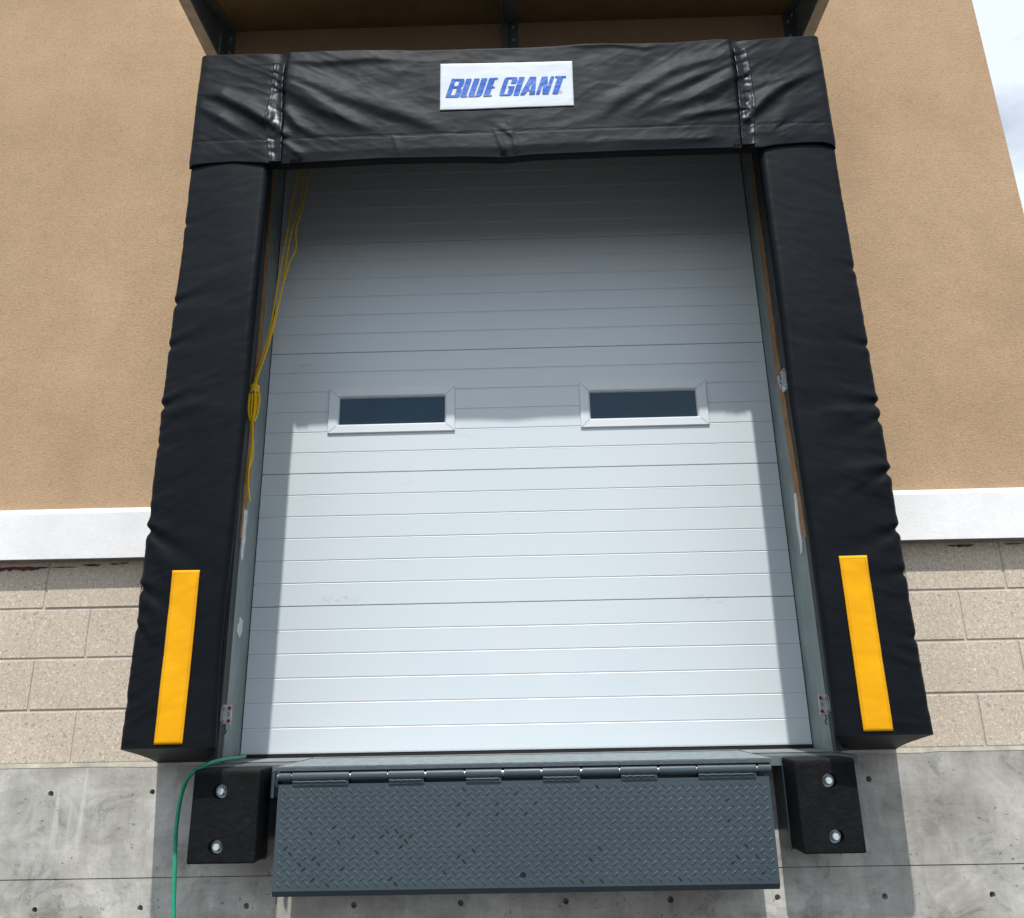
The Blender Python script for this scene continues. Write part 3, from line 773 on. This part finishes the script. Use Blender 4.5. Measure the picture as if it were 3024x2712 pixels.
strap([(-1.072, 3.010), (-1.078, 2.90), (-1.088, 2.72), (-1.078, 2.60), (-1.062, 2.484)], [(-1.021, 3.013), (-1.022, 2.83), (-1.012, 2.7), (-1.006, 2.484)], 2.2)
strap([(1.015, 3.021), (1.018, 2.9), (1.016, 2.785), (1.008, 2.65), (1.005, 2.500)], [(1.076, 3.021), (1.083, 2.9), (1.084, 2.755), (1.072, 2.62), (1.062, 2.505)], 8.8)
# bar-tack stitches along the lower edge
for cx, wz in ((-.945, .05), (-.03, .03), (.985, .03)):
    b = MB()
    for r_ in range(4):
        z = 2.492+.006*r_ if cx != -.945 else 2.488+.004*r_
        pts = [(cx-wz/2+wz*i/8, hface(cx-wz/2+wz*i/8, z)-.0015-.001*math.sin(i*1.9), z+.001*math.sin(i*2.3+r_)) for i in range(9)]
        b.tube(pts, .0011, 5)
    b.build('bar_tack', M_gloss, head)

# sign with lettering -----------------------------------------
sgn_q = [(-.312, 2.731), (.284, 2.739), (.286, 2.981), (-.312, 2.985)]
def sq(u, v):   # u right, v up
    a, c, d, e = [Vector((*p, 0)) for p in sgn_q]
    p = (a*(1-u)+c*u)*(1-v)+(e*(1-u)+d*u)*v
    return p.x, p.y
def syy(x, z, off=.002):
    return sum(hface(x+dx, z+dz) for dx in (-.03, -.01, .01, .03) for dz in (-.02, 0, .02))/12-off
b = MB(); vs = []; nx, nz_ = 90, 40
for k in range(nz_+1):
    for i in range(nx+1):
        x, z = sq(i/nx, k/nz_); wob = .0012*noise.noise(Vector((x*9, z*14, 3)))
        ed = min(i, nx-i, k, nz_-k)
        vs.append((x, min(syy(x, z), hface(x, z)-.002)-.001-wob-(.0008 if ed > 1 else 0), z))
fs = [(k*(nx+1)+i, k*(nx+1)+i+1, (k+1)*(nx+1)+i+1, (k+1)*(nx+1)+i) for k in range(nz_) for i in range(nx)]
b.add(vs, fs); sign = b.build('sign', M_sign, seal, smooth=True, angle=0, label='white rectangular vinyl sign with blue slanted lettering')
sm = sign.modifiers.new('t', 'SOLIDIFY'); sm.thickness = .0015; sm.offset = 0
sign_me = sign.data
SV = np.array([v.co for v in sign_me.vertices]).reshape(nz_+1, nx+1, 3)
def sign_y(u, v):
    i = min(max(u*nx, 0), nx-1e-6); k = min(max(v*nz_, 0), nz_-1e-6); i0, k0 = int(i), int(k); fi, fk = i-i0, k-k0
    i1, k1 = min(i0+1, nx), min(k0+1, nz_)
    return float((SV[k0, i0, 1]*(1-fi)+SV[k0, i1, 1]*fi)*(1-fk)+(SV[k1, i0, 1]*(1-fi)+SV[k1, i1, 1]*fi)*fk)
# letters in px units (x along baseline), t = height fraction 0 bottom .. 1 top, shear .35*250 px
def rnd(cx, t, rx, rt, a0, a1, n=5):
    return [(cx+rx*math.cos(R(a0+(a1-a0)*i/n)), t+rt*math.sin(R(a0+(a1-a0)*i/n))) for i in range(n+1)]
glyph = {
 'B': [[(175, 0), (340, 0)]+rnd(335, .12, 24, .12, -80, 0)+[(359, .40), (352, .47), (326, .53), (348, .60)]+[(356, .68)]+rnd(330, .88, 24, .12, 0, 80)+[(320, 1), (175, 1)],
       [(231, .60), (231, .90), (284, .90), (290, .86), (290, .64), (282, .60)], [(234, .10), (234, .50), (286, .50), (293, .46), (293, .14), (287, .10)]],
 'L': [[(372, 0), (474, 0), (474, .05), (446, .06), (446, 1), (372, 1)]],
 'U': [[(478, .10)]+[(482, .04), (492, 0), (612, 0)]+[(636, .02), (652, .08), (658, .18), (658, 1), (580, 1), (580, .06), (553, .06), (553, 1), (478, 1)]],
 'E': [[(684, 0), (800, 0), (800, .065), (764, .065), (764, .455), (800, .455), (800, .525), (764, .525), (764, .93), (802, .93), (802, 1), (684, 1)]],
 'G': [[(896, .14), (900, .05), (914, 0), (1040, 0), (1058, .03), (1068, .12), (1070, .50), (984, .50), (984, .43), (1004, .43), (1004, .075), (955, .075), (955, .925), (1003, .925), (1003, .66), (1076, .66), (1076, .86), (1068, .96), (1050, 1), (920, 1), (903, .95), (896, .84)]],
 'I': [[(1090, 0), (1164, 0), (1164, 1), (1090, 1)]],
 'A': [[(1182, 0), (1240, 0), (1266, .20), (1304, .20), (1304, 0), (1384, 0), (1322, 1), (1236, 1)], [(1270, .27), (1290, .80), (1300, .27)]],
 'N': [[(1397, 0), (1444, 0), (1444, .60), (1484, 0), (1566, 0), (1566, 1), (1520, 1), (1520, .42), (1478, 1), (1397, 1)]],
 'T': [[(1617, 0), (1694, 0), (1694, .92), (1728, .92), (1728, 1), (1580, 1), (1580, .92), (1617, .92)]],
}
def letter_mesh(name, polys, mat, shear=1.0):
    cu = bpy.data.curves.new(name, 'CURVE'); cu.dimensions = '2D'; cu.fill_mode = 'BOTH'
    for pl in polys:
        pts = []
        for (x, t) in pl:
            base = .267-.001; hgt = .392
            U = (x+shear*88*t-104)/1800; V = base+hgt*t
            if shear > 0:
                V -= .000
            pts.append((U, V))
        sp = cu.splines.new('POLY'); sp.points.add(len(pts)-1)
        for q_, p in zip(sp.points, pts): q_.co = (p[0], p[1], 0, 1)
        sp.use_cyclic_u = True
    ob = bpy.data.objects.new(name, cu); C.objects.link(ob)
    dg = bpy.context.evaluated_depsgraph_get(); me = bpy.data.meshes.new_from_object(ob.evaluated_get(dg)); bpy.data.objects.remove(ob)
    bm = bmesh.new(); bm.from_mesh(me)
    bmesh.ops.triangulate(bm, faces=bm.faces)
    for _ in range(5):
        es = [e for e in bm.edges if e.calc_length() > .016]
        if not es: break
        bmesh.ops.subdivide_edges(bm, edges=es, cuts=1); bmesh.ops.triangulate(bm, faces=bm.faces)
    for v in bm.verts:
        u_, v_ = v.co.x, v.co.y; x, z = sq(u_, v_); v.co = (x, sign_y(u_, v_)-.0034, z)
    bmesh.ops.recalc_face_normals(bm, faces=bm.faces)
    for f in bm.faces:
        if f.normal.y > 0: f.normal_flip()
    bm.to_mesh(me); bm.free(); me.materials.clear(); me.materials.append(mat); me.shade_smooth()
    o = bpy.data.objects.new(name, me); C.objects.link(o); o.parent = sign
    return o
for ch in 'BLUEGIANT':
    letter_mesh('letter', glyph[ch], M_blue)
# small registered mark
ringp = [(1728+22*math.cos(t), .115+.085*math.sin(t)) for t in [2*math.pi*i/20 for i in range(20)]]
ringi = [(1728+18*math.cos(t), .115+.068*math.sin(t)) for t in [2*math.pi*i/20 for i in range(20)]]
rr_ = [[(1719, .07), (1722, .07), (1722, .105), (1727, .105), (1732, .07), (1737, .07), (1731, .108), (1736, .12), (1736, .145), (1732, .16), (1719, .16)], [(1722, .118), (1722, .148), (1731, .148), (1733, .135), (1731, .118)]]
letter_mesh('registered_mark', [ringp, ringi]+rr_, M_grey_print, 0.45)

# ------------------------------------------------------------------ canopy
can = thing('canopy', 'galvanised metal canopy with brown underside above the dock seal', 'canopy')
CX0, CX1, CF = -1.475, 1.467, -.535
def zroof(y): return 3.585+(y+.04)*.33
# roof sheet (brown underside) with lap line
b = MB(); b.prism([(-.04, 3.585), (CF, zroof(CF)), (CF, zroof(CF)+.03), (-.04, 3.615)], 'x', CX0+.002, CX1-.002)
b.build('roof_sheet', M_canopy_roof, can)
for s, X_ in ((-1, CX0), (1, CX1)):
    b = MB()
    pr = [(-.0405, 3.362), (CF, 3.352), (CF-.004, zroof(CF)+.08), (-.0405, 3.70)]
    b.prism(pr, 'x', X_, X_-s*-.003); b.build('side_panel', M_canopy, can)
    b = MB(); b.box(min(X_, X_+s*.052), max(X_, X_+s*.052), CF, -.0405, 3.3500, 3.3535)
    o = b.build('edge_flange', M_flange, can)
    # inner stiffener leg on the panel and wall angle
    b = MB()
    xa, xb = sorted((X_-s*.0025, X_-s*.052)); b.box(xa, xb, -.0445, -.0412, 3.16, zroof(-.05)-.002)
    xa, xb = sorted((X_-s*.0025, X_-s*.006)); b.box(xa, xb, -.11, -.0446, 3.16, 3.56)
    b.build('wall_angle', M_canopy, can)
    b = MB(); xa, xb = sorted((X_-s*.006, X_-s*.052)); b.prism([(-.048, zroof(-.048)-.002), (CF+.01, zroof(CF+.01)-.002), (CF+.01, zroof(CF+.01)-.006), (-.048, zroof(-.048)-.006)], 'x', xa, xb)
    b.build('roof_angle', M_canopy, can)
    for zz_ in (3.53, 3.44, 3.35):
        b = MB(); b.cyl((X_-s*.028, -.0447, zz_), (X_-s*.028, -.050, zz_), .0085, .0075, 6); b.cyl((X_-s*.028, -.050, zz_), (X_-s*.028, -.056, zz_), .0045, .0045, 8)
        b.build('bolt', M_zinc, can)
# centre tee rib, slightly right of middle
b = MB(); b.box(-.006, .047, -.0450, -.0412, 3.16, 3.583); b.box(-.0345, -.006, -.075, -.0412, 3.16, 3.575); b.build('wall_angle', M_canopy, can)
b = MB(); b.prism([(-.05, 3.583), (CF+.01, zroof(CF+.01)-.002), (CF+.01, zroof(CF+.01)-.05), (-.05, 3.535)], 'x', -.0345, -.030); b.prism([(-.05, 3.5795), (CF+.01, zroof(CF+.01)-.0035), (CF+.01, zroof(CF+.01)-.0075), (-.05, 3.5755)], 'x', -.030, .043)
b.build('roof_rib', M_canopy, can)
for zz_ in (3.62-.07, 3.47, 3.39):
    b = MB(); b.cyl((.022, -.0452, zz_), (.022, -.051, zz_), .0085, .0075, 6); b.cyl((.022, -.051, zz_), (.022, -.056, zz_), .0045, .0045, 8); b.build('bolt', M_zinc, can)
# front fascia with drip edge
b = MB(); b.box(CX0, CX1, CF-.007, CF-.0041, zroof(CF)-.008, zroof(CF)+.085); b.build('fascia', M_flange, can)

# ------------------------------------------------------------------ dock leveler
lev = thing('dock_leveler', 'slate blue steel dock leveler with hinged diamond plate lip hanging below the door', 'dock leveler')
b = MB()
# deck: dusty top with cut front edge
YD = -.250
b.add([(-.897, YD, .0), (.888, YD, .0), (.880, DY-.03, .0), (-.880, DY-.03, .0)], [(0, 1, 2, 3)], 0)
n = 220; vs = []
for i in range(n+1):
    x = -.897+1.785*i/n; w = .0008*noise.noise(Vector((x*30, 0, 0))); vs += [(x, YD, 0), (x, YD-.001+w, -.0045+w), (x, YD, -.0155+.6*w), (x, YD+.006, -.0165)]
fs = [(i*4+k, (i+1)*4+k, (i+1)*4+k+1, i*4+k+1) for i in range(n) for k in range(3)]
b.add(vs, fs, 1)
b.box(-.897, .888, YD+.0061, .1, -.0165, -.0015, 1)
b.build('deck_plate', [M_slate_dusty, M_slate_cut], lev)
# under-deck header beam
b = MB(); b.box(-.88, .872, -.19, -.17, -.15, -.0170); b.box(-.88, .872, -.1699, -.01, -.40, -.017); b.build('header_beam', M_slate_dark, lev)
# hinge knuckles (deck ones and lip ones alternate)
def hx(u): return (u-550.4)/(1524-550.4)*1.783-.897
br = [550.4, 578.5, 694.3, 769.3, 843, 921.5, 996, 1073, 1150.5, 1226.6, 1302, 1378, 1495.6, 1524]
HZ, HY = -.0355, -.232
for i in range(len(br)-1):
    x0, x1 = hx(br[i]), hx(br[i+1]); gap = .0022 if i % 2 else .0050
    lip_k = i % 2 == 1
    b = MB(); r_ = .0190 if lip_k else .0182
    b.cyl((x0+gap, HY, HZ), (x1-.0015, HY, HZ), r_, r_, 28)
    if lip_k:   # weld tab down to the lip
        b.box(x0+gap+.003, x1-.004, HY-.012, HY+.006, -.066, -.047)
        pts = [(x0+gap+.003+(x1-x0-.016)*k/14, HY-.014, -.0535+.0012*math.sin(k*2.1)) for k in range(15)]; b.tube(pts, .0036, 6)
    b.build('hinge_knuckle', M_slate, lev, smooth=True, bevel=.0012)
b = MB(); b.cyl((-.896, HY, HZ), (.886, HY, HZ), .0125, .0125, 16); b.build('hinge_pin', M_bright, lev, smooth=True)
# lip: plate with real raised lozenges
LX0, LX1, LZ0, LZ1, LY = -.892, .876, -.428, -.0625, -.2385
lip = MB()
lip.prism([(LY, LZ1), (LY, -.4085), (LY+.012, LZ0), (LY+.020, LZ0), (LY+.020, LZ1)], 'x', LX0, LX1)
lipo = lip.build('lip', [M_slate, M_slate_cut, M_worn], lev)
cu = MB(); cu.cyl((-.013, LY-.05, -.3705), (-.013, LY+.012, -.3705), .0105, .0105, 20); cut(lipo, cu)
# darker bevel nose as its own shading (same paint, rougher)
lz = MB(); p = .0342
def lozenge(cx, cz, ang, mi):
    Lh, Wh, H = .0122, .0042, .0014; ca, sa = math.cos(ang), math.sin(ang); vs = []; n = 10
    for rr, hh in ((1, 0), (.80, .75), (.45, 1)):
        for i in range(n):
            t = 2*math.pi*i/n; lx_, lz_ = Lh*rr*math.copysign(abs(math.cos(t))**1.0, math.cos(t)), Wh*rr*math.sin(t)*(1-.25*abs(math.cos(t)))
            vs.append((cx+lx_*ca-lz_*sa, LY-.0002-H*hh, cz+lx_*sa+lz_*ca))
    fs = [(k*n+i, k*n+(i+1) % n, (k+1)*n+(i+1) % n, (k+1)*n+i) for k in range(2) for i in range(n)]+[tuple(range(2*n, 3*n))]
    lz.add(vs, fs, mi)
rl = random.Random(5)
for r_ in range(22):
    cz = -.086-r_*p/2*.985
    if cz < -.400: break
    for c_ in range(54):
        cx = LX0+.022+c_*p+(p/2 if r_ % 2 else 0)
        if cx > LX1-.014 or (abs(cx+.013) < .018 and abs(cz+.3705) < .018): continue
        wear = noise.noise(Vector((cx*3.2, cz*5, 2.2)))
        mi = 1 if (wear > .2 and rl.random() < .08) or rl.random() < .008 else 0
        lozenge(cx, cz, R(-50) if r_ % 2 == 0 else R(42), mi)
t_ = lz.build('tread_pattern', [M_slate, M_worn], lipo, smooth=True, angle=0)
# lip retaining hooks at the two ends of the hinge (left one bent round)
b = MB()
pts = [(-.930+.021*(1-math.cos(t)), -.228, 0) for t in (0,)]
ringpts = []
for i in range(9):
    t = math.pi*i/8; ringpts.append((-.905-.017*math.sin(t), -.225-.022*math.cos(t)))
inner = [(-.905-.013*math.sin(math.pi*i/8), -.225-.018*math.cos(math.pi*i/8)) for i in range(8, -1, -1)]
b.prism(ringpts+inner, 'z', -.105, -.016); b.build('lip_hook', M_slate, lev)
# pit side walls in dark steel and curb angles
b = MB()
b.box(-.945, -.943, -.0, .2, -.5, -.004)
b.build('pit_side', M_slate_dark, lev)
for x0, x1 in ((-1.21, -.9), (.9, 1.235)):
    b = MB(); b.box(x0, x1, -.139, -.001, -.0125, -.0015); b.box(x0, x1, -.142, -.1395, -.035, -.0005); b.build('curb_angle', M_curb, lev)
b = MB(); b.box(-1.19, -.881, -.0005, .19, .0005, .003); b.box(.881, 1.19, -.0005, .19, .0005, .003); b.box(-.88, .88, DY-.028, DY-.007, .001, .004); b.build('sill_plate', M_floor, lev)

# ------------------------------------------------------------------ dock bumpers
def bumper(s, label):
    t = thing('dock_bumper', label, 'dock bumper', 'rubber bumpers flanking the leveler')
    x0, x1 = (-1.186, -.946) if s < 0 else (.957, 1.172)
    zt, zb, yf, yb = -.004, -.3115, -.282, -.142
    b = MB(); b.box(x0, x1, yf, yb-.0005, zb, zt)
    o = b.build('rubber_block', M_bumper, t)
    m_ = o.modifiers.new('bv', 'BEVEL'); m_.width = .007; m_.segments = 3
    dg = bpy.context.evaluated_depsgraph_get(); dg.update(); o.data = bpy.data.meshes.new_from_object(o.evaluated_get(dg)); o.modifiers.clear()
    cu = MB()
    bx_ = -1.088 if s < 0 else 1.076
    for z in (-.078, -.259): cu.cyl((bx_, yf-.05, z), (bx_, yf+.031, z), .0265, .0255, 28)
    cut(o, cu); 
    for z in (-.078, -.259):
        h = MB(); y = yf+.030
        h.cyl((bx_, y, z), (bx_, y-.004, z), .0235, .0235, 24)
        h.cyl((bx_, y-.0041, z), (bx_, y-.016, z), .0152, .0148, 6)
        h.cyl((bx_, y-.0161, z), (bx_, y-.0235, z), .0118, .0108, 18)
        h.build('bolt', M_zinc, t, bevel=.0008)
    # laminated steel bracket that carries it off the wall
    b = MB(); b.box(x0+.001, x1-.001 if s < 0 else x1+.02, -.141, -.0005, -.318, -.0165)
    if s > 0: b.box(x0-.0035, x0+.0005, -.1455, -.1411, -.322, -.006)
    else: b.box(x0+.004, x1-.001, -.150, -.1411, -.3215, -.305)
    b.build('bracket', M_slate_dark, t, bevel=.002)
bumper(-1, 'black rubber dock bumper with two sunken bolts, beside the green hose')
bumper(1, 'black rubber bumper with two sunken bolts, right of the lip, away from the hose')

# ------------------------------------------------------------------ bracket plates on the jambs
def plate(name, s, label, z0, z1, red, shape):
    t = thing(name, label, 'bracket', 'small pale steel plates on the door jambs')
    xa, xb = 1.153, 1.190; b = MB()
    if shape: pts = [(xa, z0+.062), (xa+.036, z1), (xb, z1-.040), (xb+.001, z0+.035), (xa+.006, z0)]
    else: pts = [(xa, z0), (xb-.001, z0+.002), (xb, z1-.002), (xa+.001, z1)]
    b.prism([(s*p[0], p[1]) for p in pts], 'y', -.0480, -.0450)
    b.box(min(s*1.188, s*1.1978), max(s*1.188, s*1.1978), -.0448, .01, z0+.01, z1-.01)
    b.build('plate', M_white_plate, t, bevel=.0006)
    zc = (z0+z1)/2
    b = MB(); b.box(min(s*1.164, s*1.1668), max(s*1.164, s*1.1668), -.0492, -.0482, zc-.008, zc+.008); b.build('slot', M_black, t)
    for z in (z0+.014, z1-.014):
        b = MB(); b.cyl((s*1.182, -.0482, z), (s*1.182, -.0545, z), .0055, .005, 6); b.build('bolt', M_zinc, t)
        if red:
            b = MB(); b.cyl((s*1.160, -.0482, z), (s*1.160, -.058, z), .0060, .0055, 10); b.build('red_cap', M_red, t)
    if shape:
        for z in (z0+.03, z0+.07):
            b = MB(); b.cyl((s*1.163, -.0482, z), (s*1.163, -.0502, z), .0035, .0035, 8); b.build('rivet', M_black, t)
    if red:
        b = MB(); b.tube(spline([(s*1.172, -.047, z0), (s*1.175, -.049, z0-.012), (s*1.170, -.047, z0-.024), (s*1.174, -.046, z0-.036)], 4), .0024, 6); b.build('wire_end', M_worn, t)
    return t
plate('bracket_plate', -1, 'small pale plate with red caps low on the left jamb, above the green hose', .145, .221, True, False)
plate('bracket_plate', 1, 'small pale plate with red caps low on the right jamb', .139, .217, True, False)
plate('bracket_plate', 1, 'small angled pale plate without red caps halfway up the right jamb', 1.500, 1.606, False, True)
# cleat behind the rope knot
t = thing('bracket_plate', 'pale plate with a red cap half hidden behind the yellow rope knot', 'bracket', 'small pale steel plates on the door jambs')
b = MB(); b.prism([(-1.212, 1.43), (-1.172, 1.43), (-1.172, 1.60), (-1.205, 1.61)], 'y', -.004, -.001); b.build('plate', M_white_plate, t)
b = MB(); b.cyl((-1.178, -.0042, 1.585), (-1.178, -.015, 1.585), .0065, .006, 10); b.build('red_cap', M_red, t)
b = MB(); b.tube(spline([(-1.180, -.006, 1.565), (-1.170, -.03, 1.575), (-1.168, -.04, 1.56), (-1.176, -.035, 1.545), (-1.186, -.02, 1.54)], 5), .0032, 6); b.build('hook', M_zinc, t, smooth=True)

# ------------------------------------------------------------------ yellow rope
rope = MB(); rr = .0045
def pl(pts, y=.05, n=5): return spline([(p[0], (p[2] if len(p) > 2 else y), p[1]) for p in pts], n)
rope.tube(pl([(-1.06, 3.2), (-1.083, 2.805), (-1.093, 2.659), (-1.103, 2.519), (-1.112, 2.398), (-1.126, 2.257), (-1.136, 2.162), (-1.144, 2.037), (-1.155, 1.914), (-1.173, 1.794, .045), (-1.192, 1.66, .02), (-1.190, 1.59, -.01)]), rr)
rope.tube(pl([(-1.02, 3.2), (-1.050, 2.804), (-1.057, 2.675), (-1.062, 2.562), (-1.086, 2.441), (-1.101, 2.31), (-1.107, 2.182), (-1.125, 2.04, .047), (-1.150, 1.88, .045), (-1.168, 1.77, .04), (-1.187, 1.65, .01), (-1.184, 1.58, -.015)]), rr)
rope.tube(pl([(-.98, 3.2), (-1.017, 2.803), (-1.032, 2.663), (-1.049, 2.539), (-1.067, 2.44), (-1.060, 2.341), (-1.084, 2.267), (-1.106, 2.161), (-1.122, 2.057), (-1.140, 1.914), (-1.160, 1.794, .04), (-1.178, 1.666, .01), (-1.180, 1.59, -.015)]), rr)
# looped hank on the hook
rk = random.Random(3)
for k in range(9):
    dx = (k-4)*.0032; y0 = -.022-.005*(k % 3)
    rope.tube(spline([(-1.179+dx, y0+.02, 1.60-.004*k), (-1.187+dx*1.1, y0, 1.56), (-1.185+dx*1.4, y0-.006, 1.50), (-1.183+dx*1.1+rk.uniform(-.003, .003), y0, 1.445), (-1.177+dx*.6, y0+.004, 1.422), (-1.171+dx*1.0, y0+.008, 1.45), (-1.167+dx*1.2, y0+.006, 1.51), (-1.173+dx, y0+.01, 1.57)], 5), rr, 7)
for k in range(4):
    z = 1.585-.009*k; rope.tube(spline([(-1.198, -.020, z), (-1.189, -.042, z-.003), (-1.171, -.042, z+.003), (-1.161, -.020, z+.002), (-1.171, -.010, z), (-1.191, -.010, z), (-1.198, -.020, z-.004)], 4), rr, 7)
rope.tube(pl([(-1.176, 1.44, -0.032), (-1.172, 1.38, -0.022), (-1.174, 1.31, -0.012), (-1.180, 1.25, -0.004), (-1.182, 1.18, -0.002), (-1.180, 1.13, -0.002), (-1.174, 1.10, -0.002), (-1.168, 1.062, -0.002)]), rr)
rope.tube(pl([(-1.180, 1.44, -0.027), (-1.180, 1.39, -0.022), (-1.170, 1.32, -0.012), (-1.172, 1.26, 0.000), (-1.186, 1.19, 0.002), (-1.186, 1.14, 0.002), (-1.178, 1.135, 0.002)]), rr)
tag(rope.build('rope', M_rope, smooth=True), 'thin yellow rope strands tied in a knot on the left door jamb, tail hanging', 'rope')

# ------------------------------------------------------------------ green hose
h = MB()
hp = [(-1.146, .125, .016), (-1.158, .08, .014), (-1.172, .03, .014), (-1.180, -.04, .014), (-1.183, -.11, .012), (-1.195, -.150, .005), (-1.222, -.168, -.010), (-1.255, -.172, -.045), (-1.272, -.17, -.105), (-1.278, -.168, -.175), (-1.279, -.165, -.245), (-1.273, -.16, -.345), (-1.268, -.155, -.442), (-1.262, -.15, -.55), (-1.262, -.145, -.75), (-1.25, -.14, -1.0), (-1.27, -.16, -1.17), (-1.36, -.22, -1.208), (-1.6, -.3, -1.209)]
h.tube(spline(hp, 8), .0074, 12)
tag(h.build('hose', M_hose, smooth=True), 'dusty green hose draped from the dock floor past the left bumper and down the concrete', 'hose')
